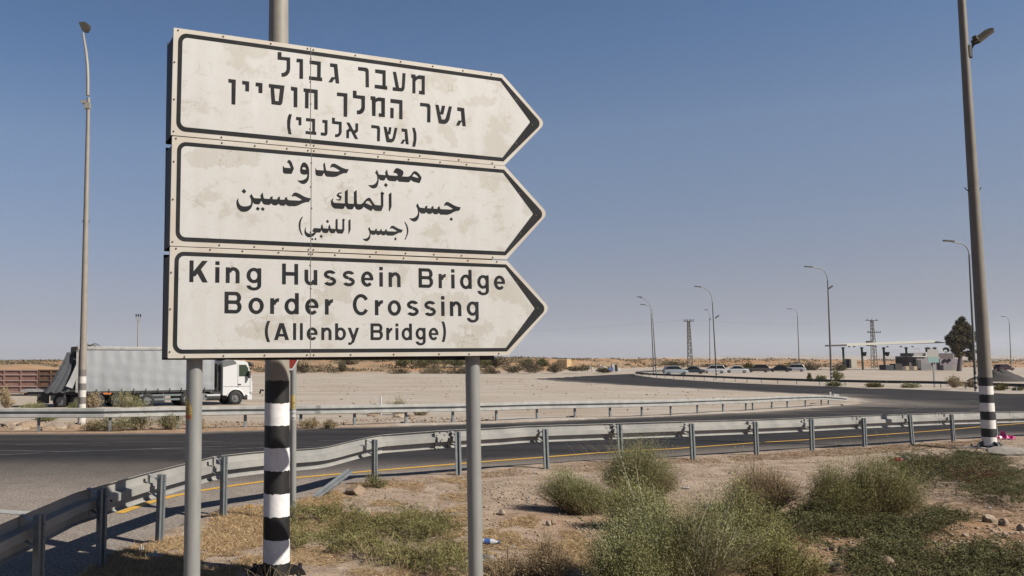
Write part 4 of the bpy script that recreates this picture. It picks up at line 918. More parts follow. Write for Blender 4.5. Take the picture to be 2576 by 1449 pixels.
# distant lights: base px, top px (where the arc starts), arc tip px
DL = [('taller street light of the close pair beside the silver hatchback', 1645, 944, 1638, 790, [(1637, 775), (1632, 762), (1622, 753), (1607, 747)], None),
      ('shorter street light of the close pair beside the silver hatchback', 1651, 942, 1642, 800, [(1641, 785), (1636, 772), (1628, 768), (1615, 766)], None),
      ('street light with striped foot in front of the white minivan', 1803, 955, 1792, 760, [(1790, 745), (1783, 731), (1772, 724), (1753, 721)], (1799, 797)),
      ('thin distant street light right behind the minivan, left of a taller one', 1786, 925, 1785, 800, [(1785, 796), (1784, 790), (1781, 783), (1775, 779)], (1781, 803)),
      ('street light with striped foot left of the checkpoint canopy', 2092, 966, 2082, 705, [(2080, 694), (2074, 682), (2062, 675), (2031, 671)], (2084, 723)),
      ('street light behind the white parked estate car', 2011, 924, 2006, 795, [(2005, 787), (2001, 780), (1994, 778), (1984, 777)], None),
      ('street light with striped foot seen just left of the big right pole', 2455, 985, 2438, 640, [(2436, 630), (2430, 620), (2420, 613), (2383, 606)], None),
      ('lone distant street light above the dark red car at the right edge', 2544, 930, 2539, 812, [(2538, 806), (2534, 799), (2530, 797), (2522, 796)], None)]
for lab, bx, by, tx, ty, arc, fl in DL:
    dY = {1645: 163, 1651: 170, 1786: 240, 2011: 215, 2544: 235}.get(bx); bb = G(bx, by) if dY is None else W(bx, 907 + (H - fz(dY)) * F / dY, dY); bb.z = fz(bb.y)
    top = W(tx, ty, bb.y); hgt = top.z - bb.z; Y0 = bb.y
    smx = stripemat('striped_pole_paint', 1.95, .24, (.02, .02, .02), (.62, .60, .57), (.20, .19, .165))
    t = pole_thing('street_light', lab[:200], 'street light', bb, hgt, .13, .07, smx, None, 'street lights', lean=((top.x - bb.x) / hgt, 0))
    A = [top - bb] + [W(x, y, Y0) - bb for x, y in arc]
    MB().tube(A, .055, 6).build('arm', m_arm, t)
    e = A[-1]; hd = MB(); hd.box(e + Vector((.15, 0, .0)), (1.0, .3, .13), 0, .08); hd.build('lamp_head', m_lampbody, t)
    if fl: 
        f_ = W(fl[0] + 5, fl[1], Y0) - bb; MB().box(f_, (.7, .2, .18), 0, -.6).build('floodlight', m_lampbody, t)
# ---- yield sign on a thin pole behind the striped pole
yb = G(737, 1320); yb.z = fz(yb.y)
ys_ = thing('yield_sign', 'red and white yield sign on a thin grey pole half hidden behind the striped pole', 'road sign', tuple(yb))
yp = MB().cyl((0, 0, -.1), (0, 0, 2.75), .0395, n=18).build('pole', m_signpost, ys_)
tip = W(732.4, 935, yb.y - .06) - yb; s3 = math.sqrt(3) / 2; m_redp = M('red_sign_film', (.36, .045, .03), .45)
def tri(c, s, y): return [(c[0], c[1]), (c[0] + s / 2, c[1] + s * s3), (c[0] - s / 2, c[1] + s * s3)]
def tri3(c, s, r, yy): return [Vector((x, yy, z)) for x, z in rounded(tri(c, s, 0), (r, r, r), 5)]
tc_ = (tip.x, tip.z - .02)
MB().extr(tri3(tc_, .90, .035, -.055), (0, .012, 0)).build('sign_plate', m_white, ys_)
MB().flat([tri3((tc_[0], tc_[1] + .035), .84, .025, -.057)]).build('red_border', m_redp, ys_)
MB().flat([tri3((tc_[0], tc_[1] + .19), .57, .03, -.0585)]).build('white_centre', m_white, ys_)
def yz(py): return W(737, py, yb.y - .04).z - yb.z
yo = Vector((0, 0, 0)); 
stk = cylpatch('sticker', Vector((0, 0, 0)), .0402, -60, 35, yz(1029), yz(994), m_sty, yp, yo)
cyltext('sticker_print', '577', Vector((0, 0, 0)), .0408, -10, 16, 10, yz(1026), .02, m_black, stk, yo, .003)
cyltext('sticker_print', 'jw', Vector((0, 0, 0)), .0408, -10, 22, 16, yz(1015), .03, m_black, stk, yo, .004)
stk = cylpatch('sticker', Vector((0, 0, 0)), .0402, -60, 45, yz(1056), yz(1033), m_white, yp, yo)
cyltext('sticker_print', 'wjw', Vector((0, 0, 0)), .0408, -20, 20, 14, yz(1041), .03, m_black, stk, yo, .004)
cyltext('sticker_print', '8085', Vector((0, 0, 0)), .0408, -20, 14, 10, yz(1054), .02, m_black, stk, yo, .003)
# ---------------------------------------------------------------- truck and trailers
def at_px(px, py_base, Y): p = W(px, py_base, Y); return p
m_curtain = M('grey_truck_curtain', (.40, .42, .44), .55, 0, (.33, .35, .37), 1.1, .35, .65, stretch=(1, 1, .25), bump=(3, .25, .05))
m_cab = M('white_cab_paint', (.80, .80, .80), .3)
m_alu = M('aluminium_rail', (.50, .49, .47), .5, .3, (.36, .34, .32), 3)
m_chassis = M('truck_chassis', (.035, .035, .038), .7)
m_bar = M('side_guard_bar', (.22, .25, .26), .5, .3)
m_brown = M('shaded_box_frame', (.10, .075, .06), .8)  # brown of the rear header, darkened to carry the shade on the trailer's rear
m_tarp = M('torn_grey_tarp', (.085, .09, .105), .85, 0, (.06, .065, .075), 2)
def wheel_parts(t, x, y, r, wd, side=-1, rim=m_rim):
    mb = MB(); n = 24; prof = [(r * .55, -wd / 2), (r * .93, -wd / 2), (r, -wd * .35), (r, wd * .35), (r * .93, wd / 2), (r * .55, wd / 2)]
    V = [(x + a * math.cos(2 * math.pi * i / n), y + b, r + a * math.sin(2 * math.pi * i / n)) for i in range(n) for a, b in prof]; m = len(prof)
    mb.add(V, [(i * m + k, ((i + 1) % n) * m + k, ((i + 1) % n) * m + k + 1, i * m + k + 1) for i in range(n) for k in range(m - 1)], True)
    tw = mb.build('wheel', m_tyre, t)
    rm_ = MB(); yy = y + side * wd * .30; rm_.cyl((x, yy, r), (x, yy - side * wd * .2, r), r * .58, r * .58, 20); rm_.cyl((x, yy + side * wd * .18, r), (x, yy, r), r * .22, r * .28, 12)
    rm_.build('rim', rim, tw); return tw
TA = math.asin(.40)                      # the truck stands turned away from the road
Yt = 53.5; tb = W(196, 907, Yt); TO = Vector((tb.x, Yt, -1.02))
TH_ = R(25)
truck = thing('articulated_truck', 'white tractor unit pulling a long grey curtain-sided trailer with torn rear curtain, facing right', 'truck', tuple(TO), TH_)
Lt = 9.1
# local frame: x forward along the truck, y away from the camera, near side at y = 0
b = MB(); b.box((Lt / 2, 1.25, 2.42), (Lt, 2.50, 2.66)); V0 = b
def curtain():
    mb = MB(); nx_, nz_ = 150, 14; V = []
    for j in range(nz_ + 1):
        for i in range(nx_ + 1):
            x = .12 + (Lt - .22) * i / nx_; z = 1.10 + 2.62 * j / nz_; k = j / nz_
            y = -.025 - .02 * math.sin(x * 2 * math.pi / .82) * (.6 + .4 * math.sin(k * 9)) - .035 * math.sin(k * math.pi) + .012 * math.sin(k * 22 + x) * (1 - k)
            V.append((x, y, z))
    mb.add(V, [(j * (nx_ + 1) + i, j * (nx_ + 1) + i + 1, (j + 1) * (nx_ + 1) + i + 1, (j + 1) * (nx_ + 1) + i) for j in range(nz_) for i in range(nx_)], True)
    return mb.build('side_curtain', m_curtain, truck)
curtain()
bx = MB(); bx.box((Lt - .05, 1.25, 2.42), (.10, 2.5, 2.66)); bx.box((Lt / 2, 2.49, 2.42), (Lt, .04, 2.66)); bx.build('box_wall', m_curtain, truck)
bx = MB(); bx.box((Lt / 2, 1.25, 1.02), (Lt, 2.5, .12)); bx.build('load_floor', m_chassis, truck)
rf = MB(); rf.box((Lt / 2, 1.25, 3.86), (Lt + .02, 2.56, .20)); rf.build('roof_rail', m_alu, truck, bevel=.02)
rb = MB(); rb.box((-.045, 1.25, 3.80), (.07, 2.54, .34)); rb.build('rear_header', m_brown, truck)
for y in (.04, 2.46): MB().box((-.03, y, 2.40), (.14, .10, 2.70)).build('corner_post', m_alu, truck)
MB().box((.30, 1.25, 2.42), (.02, 2.4, 2.6)).build('dark_interior_sheet', M('dark_box_interior', (.012, .012, .013), .9), truck)  # flat dark sheet painting the shade inside the open trailer end
tp = MB(); V = []
for j in range(15):
    k = j / 14; z = 3.60 - 2.55 * k; xl = -.62 - 1.35 * k ** 1.2; xr = .02 - .55 * k ** 2
    for i in range(13):
        s = i / 12; V.append((xl + (xr - xl) * s, .62 - .5 * k + .13 * math.sin(s * 15 + k * 3) * (.3 + k), z - .05 * math.sin(s * 18) * (k > .95)))
tp.add(V, [(j * 13 + i, j * 13 + i + 1, (j + 1) * 13 + i + 1, (j + 1) * 13 + i) for j in range(14) for i in range(12)], True); tp.build('torn_flap', m_tarp, truck)
tp = MB(); tp.add([(-.05, -.02, 2.95), (-.50, .0, 1.85), (-.72, -.05, 1.45), (-.30, -.08, 1.30), (-.02, -.05, 2.1)], [(0, 1, 4), (1, 2, 3), (1, 3, 4)]); tp.build('torn_flap', M('lighter_tarp_fold', (.42, .42, .42), .7), truck)
for i in range(12): 
    x = .4 + i * .80
    MB().box((x, -.07, 1.13), (.05, .03, .22)).build('tension_strap', m_chassis, truck)
ch = MB(); ch.box((Lt / 2, 1.25, .82), (Lt, .9, .26)); ch.build('chassis_beam', m_chassis, truck)
for z in (.78, .50): MB().box((6.3, .06, z), (4.6, .04, .13)).build('side_guard', m_bar, truck)
for x in (4.2, 5.6, 7.0, 8.4): MB().box((x, .10, .68), (.06, .06, .6)).build('guard_bracket', m_bar, truck)
MB().box((5.2, .35, .55), (1.0, .5, .5)).build('tool_box', m_chassis, truck)
for i, x in enumerate((1.3, 2.6, 4.55)): wheel_parts(truck, x, .20, .47, .34); wheel_parts(truck, x, 2.3, .47, .34, 1)
MB().box((1.9, .0, .95), (.5, .05, .12)).build('rear_lamp', M('orange_marker', (.6, .16, .03), .5), truck)
# tractor: cab profile extruded
cx = Lt + .62
m_cabdark = M('cab_trim', (.05, .055, .06), .5)
cabp = [(cx + .0, .95), (cx + .0, 3.02), (cx + .25, 3.12), (cx + 1.55, 3.06), (cx + 1.80, 2.92), (cx + 2.02, 2.15), (cx + 2.14, 1.55), (cx + 2.16, 1.0), (cx + 2.12, .70), (cx + 1.55, .70)]
arch = [(cx + 1.48 - .58 * (1 - math.cos(a)) , .55 + .52 * math.sin(a)) for a in [math.pi * i / 10 for i in range(11)]]
prof = cabp[:-1] + [(cx + 1.52, .70)] + [(cx + .93 + .60 * math.cos(a), .47 + .62 * math.sin(a)) for a in [R(20 + 140 * i / 10) for i in range(11)]] + [(cx + .0, .70)]
cab = MB(); cab.extr([(x, .0, z) for x, z in prof], (0, 2.42, 0)); cab = cab.build('cab', m_cab, truck, bevel=.04)
MB().extr([(cx + .05, .25, 3.13), (cx + .10, .25, 3.72), (cx + .45, .25, 3.70), (cx + 1.0, .25, 3.30), (cx + 1.3, .25, 3.13)], (0, 1.9, 0)).build('wind_deflector', m_cab, truck, bevel=.03)
MB().extr([(cx - .04, -.02, 2.62), (cx - .04, -.02, 3.10), (cx + .75, -.02, 3.10), (cx + .95, -.02, 2.95), (cx + .95, -.02, 2.84)], (0, .03, 0)).build('side_fairing', M('grey_fairing', (.14, .15, .155), .6), cab)
MB().extr([(cx + 1.16, -.012, 1.98), (cx + 1.16, -.012, 2.78), (cx + 1.66, -.012, 2.78), (cx + 1.83, -.012, 2.55), (cx + 1.90, -.012, 1.98)], (0, .02, 0)).build('side_window', M('tinted_window', (.05, .075, .05), .1), cab)
MB().extr([(cx + 1.82, .12, 2.90), (cx + 1.835, 2.30, 2.90), (cx + 2.13, 2.30, 1.62), (cx + 2.12, .12, 1.62)], (.02, 0, 0)).build('windscreen', m_glass, cab)
for a_, b_ in (((cx + 1.08, 1.0), (cx + 1.08, 2.85)), ((cx + 1.98, 1.0), (cx + 1.98, 1.95))): MB().box((a_[0], -.008, (a_[1] + b_[1]) / 2), (.018, .012, b_[1] - a_[1])).build('door_seam', m_cabdark, cab)
MB().box((cx + 1.0, -.010, 1.30), (1.9, .012, .012)).build('door_seam', m_cabdark, cab)
MB().box((cx + 1.20, -.012, 1.42), (.22, .02, .09)).build('door_handle', m_cabdark, cab)
MB().box((cx + 1.85, -.22, 2.1), (.10, .24, .50)).build('mirror', m_cabdark, cab)
MB().extr([(cx + 1.75, .0, 3.0), (cx + 2.0, .0, 2.98), (cx + 2.25, .0, 2.78), (cx + 2.20, .0, 2.66), (cx + 1.95, .0, 2.88)], (0, 2.3, 0)).build('sun_visor', m_cabdark, cab)
ft = MB()
for a0 in range(10):
    a1, a2 = R(15 + 15 * a0), R(15 + 15 * (a0 + 1)); c0 = (cx + .93, .47)
    ft.add([(c0[0] + r_ * math.cos(a), y, c0[1] + r_ * math.sin(a)) for a in (a1, a2) for r_ in (.62, .70) for y in (-.03, .3)], [(0, 4, 6, 2), (2, 6, 7, 3), (1, 3, 7, 5)], True)
ft.build('wheel_arch', m_cab, cab)
MB().box((cx + 1.95, 1.2, .55), (.36, 2.42, .42)).build('bumper', m_cab, cab, bevel=.04)
MB().box((cx + 2.02, .04, .82), (.16, .12, .2)).build('headlight', M('headlamp_glass', (.4, .4, .4), .2), cab)
MB().box((cx + 1.62, -.01, .62), (.24, .03, .18)).build('cab_step', m_cabdark, cab)
wheel_parts(truck, cx + .93, .16, .50, .34); wheel_parts(truck, cx + .93, 2.3, .50, .34, 1); wheel_parts(truck, cx - 2.5, .2, .50, .5); wheel_parts(truck, cx - 2.5, 2.3, .5, .5, 1)
MB().cyl((cx - 1.1, .35, .62), (cx - .15, .35, .62), .27, n=16).build('fuel_tank', M('tank_grey', (.12, .13, .135), .4, .4), truck)
MB().box((cx - .22, 1.1, 1.9), (.18, 1.5, 1.9)).build('gap_equipment', m_chassis, truck)
# flatbed trailer parked behind the truck
fb = thing('flatbed_trailer', 'empty low flatbed trailer with a bare rear deck standing left of the grey truck', 'trailer', tuple(W(66, 907, 53.5).xy) + (-1.0,), R(8))
MB().box((2.0, 1.2, 1.12), (4.6, 2.4, .12)).build('deck', m_alu, fb)
MB().box((2.2, 1.2, .96), (4.2, 2.2, .20)).build('chassis_beam', m_chassis, fb)
MB().box((1.05, .35, .62), (.65, .6, .62)).build('tool_box', m_chassis, fb); MB().box((1.75, .3, .66), (.42, .4, .34)).build('storage_box', m_bar, fb)
wheel_parts(fb, 2.15, .25, .47, .34); wheel_parts(fb, 2.15, 2.1, .47, .34, 1); wheel_parts(fb, 3.2, .25, .47, .34)
# ---- rusty rail wagons / containers beyond
m_rust = M('faded_red_container_steel', (.24, .12, .095), .85, 0, (.33, .19, .155), 1.6, .35, .65, bump=(6, .3, .02))
m_rust2 = M('dark_rusty_steel', (.10, .06, .04), .9, 0, (.20, .10, .05), 1.2, .4, .6)
def wagon(name, label, px0, px1, mat, seed, ribs=True):
    Y = 73; a, b_ = W(px0, 907, Y), W(px1, 907, Y); L = b_.x - a.x
    t = thing(name, label, 'container', (a.x, Y, -1.03)); MB().box((L / 2, 1.2, 1.25), (L, 2.3, 2.0)).build('body', mat, t)
    n = max(3, int(L / 1.4))
    for i in range(n + 1): MB().box((L * i / n, .02, 1.25), (.14, .12, 2.1)).build('upright', mat, t)
    for k, z in enumerate((.35, .85, 1.35, 1.85, 2.25)): MB().box((L / 2, .0, z), (L, .09, .10)).build('side_rail', M('rail_rust_%d' % k, (.42, .29, .26) if ribs else (.13, .09, .07), .85), t)
    for k in range(2): MB().box((L * (.2 + .6 * k), 1.0, .1), (.7, 1.6, .26)).build('support', m_chassis, t)
    return t
wagon('container', 'faded red ribbed steel container behind the flatbed at the left edge', -30, 96, m_rust, 1)
wagon('container', 'dark rusty steel container with rails between the red one and the truck', 99, 190, m_rust2, 2, False)

# ---------------------------------------------------------------- cars
def car(label, px, ybase, Y, lenm, hgt, paint, rz, group='cars parked in the lot', kind='hatch', belt=.55):
    m_p = M('car_paint', paint, .25, .1)
    p = G(px, ybase); Y = p.y; t = thing('parked_car', label, 'car', (p.x, Y, fz(Y) + .02), rz, group); L, w_, h = lenm * 1.04, 1.8, hgt * 1.08; zb = .22; zm = h * belt
    def loft(st, name, mat, parent, taper=0):
        mb = MB(); V = []
        for x, y, z0, z1, tp in st:
            V += [(x, -y, z0), (x, -y, z0 + (z1 - z0) * .6), (x, -y * (1 - tp), z1 - .0), (x, -y * (1 - tp) * .86, z1 + .035), (x, y * (1 - tp) * .86, z1 + .035), (x, y * (1 - tp), z1), (x, y, z0 + (z1 - z0) * .6), (x, y, z0)]
        n = len(st); mb.add(V, [(i * 8 + k, (i + 1) * 8 + k, (i + 1) * 8 + (k + 1) % 8, i * 8 + (k + 1) % 8) for i in range(n - 1) for k in range(8)], False)
        mb.add(V[:8], [tuple(range(8))[::-1]]); mb.add(V[-8:], [tuple(range(8))]); return mb.build(name, mat, parent)
    W2 = w_ / 2
    body = loft([(-L / 2, W2 * .82, .38, zm * .80, .05), (-L / 2 + .10, W2 * .94, zb, zm * .93, .04), (-L * .30, W2, zb, zm, .04), (0, W2, zb, zm, .04), (L * .20, W2, zb, zm * .98, .04), (L * .38, W2 * .97, zb, zm * .86, .06), (L / 2 - .10, W2 * .88, zb, zm * .74, .08), (L / 2, W2 * .72, .34, zm * .60, .08)], 'body', m_p, t)
    r0 = -L * .46 if kind != 'sedan' else -L * .32
    rr = -L * .36 if kind != 'sedan' else -L * .15
    loft([(r0, W2 * .90, zm * .9, zm + .02, .02), (rr, W2 * .90, zm * .9, h - .10, .17), (-L * .02, W2 * .90, zm * .9, h - .04, .17), (L * .10, W2 * .90, zm * .9, h - .10, .17), (L * .29, W2 * .88, zm * .85, zm + .02, .05)], 'windows', m_glass, t)
    loft([(rr - .06, W2 * .76, h - .12, h - .08, .02), (-L * .02, W2 * .77, h - .06, h - .01, .02), (L * .12, W2 * .75, h - .12, h - .08, .02)], 'roof', m_p, t)
    for s in (-1, 1):
        for x0, z0, x1, z1 in ((rr, h - .08, r0 + .02, zm), (L * .10, h - .09, L * .28, zm), (-L * .03, h - .05, -L * .035, zm)):
            mb = MB(); mb.tube([(x0, s * W2 * .76, z0), (x1, s * W2 * .88, z1)], .035, 5); mb.build('pillar', m_p, t)
        MB().box((-L / 2 + .10, s * W2 * .74, zm * .78), (.16, .26, .20)).build('taillight', m_red, t)
        MB().box((L / 2 - .14, s * W2 * .62, zm * .66), (.20, .30, .12)).build('headlight', m_white, t)
        for x in (-L * .30, L * .31): wheel_parts(t, x, s * W2 * .90, .31, .2, s)
    MB().box((-L / 2 - .01, 0, zm * .62), (.03, .5, .11)).build('number_plate', M('yellow_plate', (.7, .5, .1), .5), t)
    return t
SIL = (.42, .48, .52)
car('silver-grey hatchback, leftmost of the parked cars, seen side-on', 1699, 942, 158, 4.5, 1.60, SIL, R(-8), belt=.58)
car('dark grey saloon tucked behind the silver hatchback', 1744, 940, 166, 4.5, 1.45, (.11, .12, .13), R(150), kind='sedan')
car('white high-roofed minivan standing by the striped lamp pole', 1796, 939, 160, 4.6, 1.62, (.98, .98, 1.0), R(158))
car('white saloon with its boot towards the road, beside the minivan', 1853, 938, 166, 4.6, 1.45, (.98, .98, .98), R(158), kind='sedan')
car('brownish grey crossover parked between white saloon and black car', 1908, 936.5, 170, 4.5, 1.62, (.16, .14, .12), R(155))
car('black saloon with a dark shiny body, second from right in the row', 1962, 935.5, 172, 4.6, 1.42, (.012, .012, .014), R(155), kind='sedan')
car('white estate car at the right end of the parked row', 1998, 935, 176, 4.6, 1.62, (.9, .91, .93), R(150))
car('dark red hatchback parked alone at the far right beyond the gravel heap', 2526, 932.5, 150, 4.2, 1.45, (.05, .012, .018), R(8), group=None)
# ---------------------------------------------------------------- checkpoint canopy and huts
YC = 213
def B(px, py, dy=0): return W(px, py, YC + dy)
z0 = fz(YC)
def cz(x, y): return (3350 + x / 4.293) * .62891, (1230 + y / 4.293) * .62891
def CP(x, y, dy=0): return B(*cz(x, y), dy)
co = CP(1000, 1072); co.z = z0
can = thing('checkpoint_canopy', 'long flat steel canopy on dark columns over the checkpoint lanes', 'canopy', tuple(co))
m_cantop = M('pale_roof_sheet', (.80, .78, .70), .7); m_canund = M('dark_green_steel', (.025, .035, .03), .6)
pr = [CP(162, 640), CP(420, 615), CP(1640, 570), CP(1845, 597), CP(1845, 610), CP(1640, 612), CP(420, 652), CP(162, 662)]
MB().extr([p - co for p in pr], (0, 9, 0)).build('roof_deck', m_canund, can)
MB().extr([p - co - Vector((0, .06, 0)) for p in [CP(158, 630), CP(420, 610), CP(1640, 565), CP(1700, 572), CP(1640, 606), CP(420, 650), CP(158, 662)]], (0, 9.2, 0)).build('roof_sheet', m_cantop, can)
for x in (190, 515, 895, 1285, 1783):
    for dy in (2.0,):
        p = CP(x, 900, 0) - co; p.y = dy
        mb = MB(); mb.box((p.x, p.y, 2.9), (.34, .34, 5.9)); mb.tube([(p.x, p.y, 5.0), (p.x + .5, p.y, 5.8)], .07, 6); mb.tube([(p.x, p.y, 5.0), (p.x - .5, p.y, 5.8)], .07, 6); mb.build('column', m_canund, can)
for x in (325, 415, 790, 995, 1230, 1430):
    p = CP(x, 670) - co; MB().box((p.x, 3, p.z), (.35, .3, .3)).build('floodlight', m_dark, can)
for x in (548, 945):
    p = CP(x, 800) - co; mb = MB(); mb.cyl((p.x, 2, p.z - .5), (p.x, 2, p.z + .55), .35, .6, 8); mb.build('hanging_basket', m_canund, can)
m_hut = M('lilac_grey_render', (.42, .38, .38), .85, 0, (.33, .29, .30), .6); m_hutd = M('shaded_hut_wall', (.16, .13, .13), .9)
def pbox(name, mat, x0, x1, y0, y1, depth, parent, org, dy=0, bevel=0):
    a, b_ = CP(x0, y1, dy), CP(x1, y0, dy); mb = MB(); mb.box(((a.x + b_.x) / 2 - org.x, a.y + depth / 2 - org.y, (a.z + b_.z) / 2 - org.z), (abs(b_.x - a.x), depth, abs(b_.z - a.z))); return mb.build(name, mat, parent, bevel=bevel)
ho = CP(1600, 1070); ho.z = z0
hut = thing('checkpoint_building', 'low pale checkpoint building with a roof terrace and antennas under the canopy end', 'building', tuple(ho))
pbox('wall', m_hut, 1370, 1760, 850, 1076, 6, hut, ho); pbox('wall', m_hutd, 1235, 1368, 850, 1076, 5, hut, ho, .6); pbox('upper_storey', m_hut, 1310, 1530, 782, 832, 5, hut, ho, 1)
pbox('roof_slab', m_white, 1290, 1525, 832, 848, 6.4, hut, ho, -.3); pbox('upper_storey', m_white, 1522, 1765, 778, 848, 5, hut, ho, .5)
pbox('door', M('hut_door', (.09, .09, .095), .6), 1385, 1435, 900, 1074, .1, hut, ho, -.08); pbox('window', m_glass, 1285, 1335, 905, 955, .1, hut, ho, .52)
pbox('metal_fence', M('corrugated_grey', (.25, .25, .26), .6), 1440, 1600, 960, 1074, .08, hut, ho, -1)
mb = MB()
for x in (1325, 1370, 1410): a, b_ = CP(x, 782, 1), CP(x, 708, 1); mb.tube([a - ho, b_ - ho], .04, 5)
for y in (710, 745): mb.tube([CP(1325, y, 1) - ho, CP(1410, y, 1) - ho], .035, 5)
mb.build('roof_railing', m_white, hut)
mb = MB(); mb.tube([CP(1550, 780, 1) - ho, CP(1550, 660, 1) - ho], .05, 5); mb.tube([CP(1500, 705, 1) - ho, CP(1700, 705, 1) - ho], .04, 5)
for x in (1500, 1585, 1640, 1690): mb.tube([CP(x, 705, 1) - ho, CP(x, 690, 1) - ho], .05, 5)
mb.build('antenna', m_dark, hut)
a = CP(1550, 725, .9) - ho; MB().box(a, (.9, .5, 1.2)).build('siren_stack', m_dark, hut)
a = CP(1855, 745, 1) - ho; mb = MB(); mb.cyl(a, a + Vector((-.25, -.5, .25)), .35, .75, 14, False); mb.tube([a, a + Vector((0, .2, -1.2))], .05, 6); mb.build('satellite_dish', M('green_dish', (.12, .16, .10), .6), hut)
ho2 = CP(1900, 1075); ho2.z = z0
h2 = thing('mural_building', 'small lilac building with a faded mural beside the dark tree', 'building', tuple(ho2))
m_mur = M('faded_mural', (.24, .20, .24), .9, 0, (.36, .31, .33), .45, .42, .6, detail=6)
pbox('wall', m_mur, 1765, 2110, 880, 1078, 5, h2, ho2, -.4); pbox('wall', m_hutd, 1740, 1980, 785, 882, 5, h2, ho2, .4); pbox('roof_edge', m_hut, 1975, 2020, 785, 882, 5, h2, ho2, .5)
for x, y in ((1730, 905), (1850, 910), (1925, 905)):
    a = CP(x, y, -.7) - ho2; mb = MB(); mb.cyl(a, a + Vector((0, .3, 0)), .38, n=14); mb.build('round_window', m_glass, h2)
def blk(label, x0, x1, y0, y1, mat, dy=-3, d=1.2, name='road_barrier', cat='barrier'):
    o_ = CP((x0 + x1) / 2, y1, dy); t = pbox(name, mat, x0, x1, y0, y1, d, None, o_, dy, .05); t.location = o_; return tag(t, label, cat)
blk('dark blue-grey concrete block under the middle canopy column', 832, 965, 985, 1074, M('blue_grey_block', (.05, .06, .08), .8), d=2.5)
blk('wide dark box right of the blue-grey block', 992, 1105, 965, 1074, M('dark_crate', (.07, .065, .06), .9), d=2)
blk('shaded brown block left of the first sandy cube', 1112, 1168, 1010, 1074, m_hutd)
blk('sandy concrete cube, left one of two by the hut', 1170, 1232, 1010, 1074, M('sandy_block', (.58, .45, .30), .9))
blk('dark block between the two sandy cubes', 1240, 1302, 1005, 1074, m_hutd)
blk('sandy concrete cube, right one of two beside the hut corner', 1310, 1368, 1010, 1074, bpy.data.materials['sandy_block'])
blk('wide grey concrete barrier in front of the mural building', 1822, 1980, 988, 1080, M('grey_barrier', (.26, .24, .25), .9)); blk('pale concrete end block right of the grey barrier', 1984, 2042, 988, 1080, m_conc)
blk('white kiosk box at the left column of the canopy', 238, 330, 882, 1040, M('kiosk_white', (.60, .55, .45), .8), dy=1, d=3, name='kiosk', cat='kiosk'); blk('dark side of the kiosk at the left column', 203, 237, 885, 1040, m_dark, dy=1, name='kiosk_dark_side', cat='cabinet')  # the second block is the kiosk's dark side, built as a separate box
# far electric structures
def lattice(name, label, px, pyb, pyt, Y, wb, wt, arms, cat='pylon'):
    zb = W(px, pyb, Y).z; p = W(px, 907, Y); top = W(px, pyt, Y).z; h = top - zb
    t = thing(name, label, cat, (p.x, Y, zb)); mb = MB()
    def hw(z): return (wb + (wt - wb) * z / h) / 2
    for sx in (-1, 1):
        for sy in (-1, 1): mb.tube([(sx * wb / 2, sy * wb / 2, 0), (sx * wt / 2, sy * wt / 2, h)], .085, 5)
    n = 14
    for i in range(n):
        za, zc = h * i / n, h * (i + 1) / n; s = 1 if i % 2 else -1
        for sy in (-1, 1): mb.tube([(s * hw(za), sy * hw(za), za), (-s * hw(zc), sy * hw(zc), zc)], .055, 4)
        for sx in (-1, 1): mb.tube([(sx * hw(za), s * hw(za), za), (sx * hw(zc), -s * hw(zc), zc)], .055, 4)
    mb.build('lattice_mast', M('pylon_steel', (.20, .18, .15), .8), t)
    for z, x0, x1, ins in arms:
        MB().box(((x0 + x1) / 2, 0, h + z), (x1 - x0, .18, .16)).build('crossarm', m_dark, t)
        for x in ins: MB().cyl((x, 0, h + z), (x, 0, h + z + .55), .09, .05, 6).build('insulator', m_dark, t)
    return t
ly1 = lattice('lattice_pylon', 'lattice pylon with one crossarm behind the grey and white cars', 1736, 925, 808, 205, .95, .42, [(0, -1.2, 1.2, (-1.15, -.6, -.3, .3, .6, 1.15))])
ly2 = lattice('lattice_pylon', 'lattice pylon with two crossarms and a transformer rising behind the canopy', 2199, 927, 806, 232, 1.15, .45, [(0, -1.7, 1.7, (-1.3, 0, 1.3)), (-3.4, -1.4, 2.3, (-1.3, -1.0, -.6, .6, 1.1, 1.6, 2.2))])
MB().box((-1.1, 0, 6.9), (1.2, .9, 1.4)).build('transformer', m_dark, ly2)
wl = MB()
for dx in (-1.1, 1.1):
    a = Vector(ly1.location) + Vector((dx, 0, 11.8)); b_ = Vector(ly2.location) + Vector((dx, 0, 13.6)); a.z = W(1736, 808, 205).z + .4; b_.z = W(2199, 806, 232).z + .4
    L_ = [a.lerp(b_, i / 20) - Vector((0, 0, 1.2 * math.sin(math.pi * i / 20))) for i in range(21)]; wl.tube(L_, .006, 3)
    c_ = a + Vector((-75, 30, -1.8)); wl.tube([a.lerp(c_, i / 12) - Vector((0, 0, 1.5 * math.sin(math.pi * i / 12))) for i in range(13)], .006, 3)
wl = wl.build('power_line', m_dark, None, origin=tuple(Vector(ly1.location))); tag(wl, 'thin overhead power lines running between the two lattice pylons', 'power line', kind='stuff')
# triple-headed mast behind the truck
p = W(346, 907, 118); mz = -1.05
tm = thing('floodlight_mast', 'slim mast with three upward lamp heads rising behind the grey trailer', 'mast', (p.x, 118, mz)); hm = W(346, 812, 118).z - mz
MB().tube([(0, 0, 0), (0, 0, hm)], [.13, .09], 8).build('pole', m_arm, tm)
for dx in (-.28, 0, .28):
    MB().tube([(0, 0, hm - .05), (dx, 0, hm + .55), (dx * 1.1, 0, hm + .9)], .05, 5).build('arm', m_arm, tm); MB().box((dx * 1.1, 0, hm + 1.05), (.16, .16, .35)).build('lamp_head', m_dark, tm)
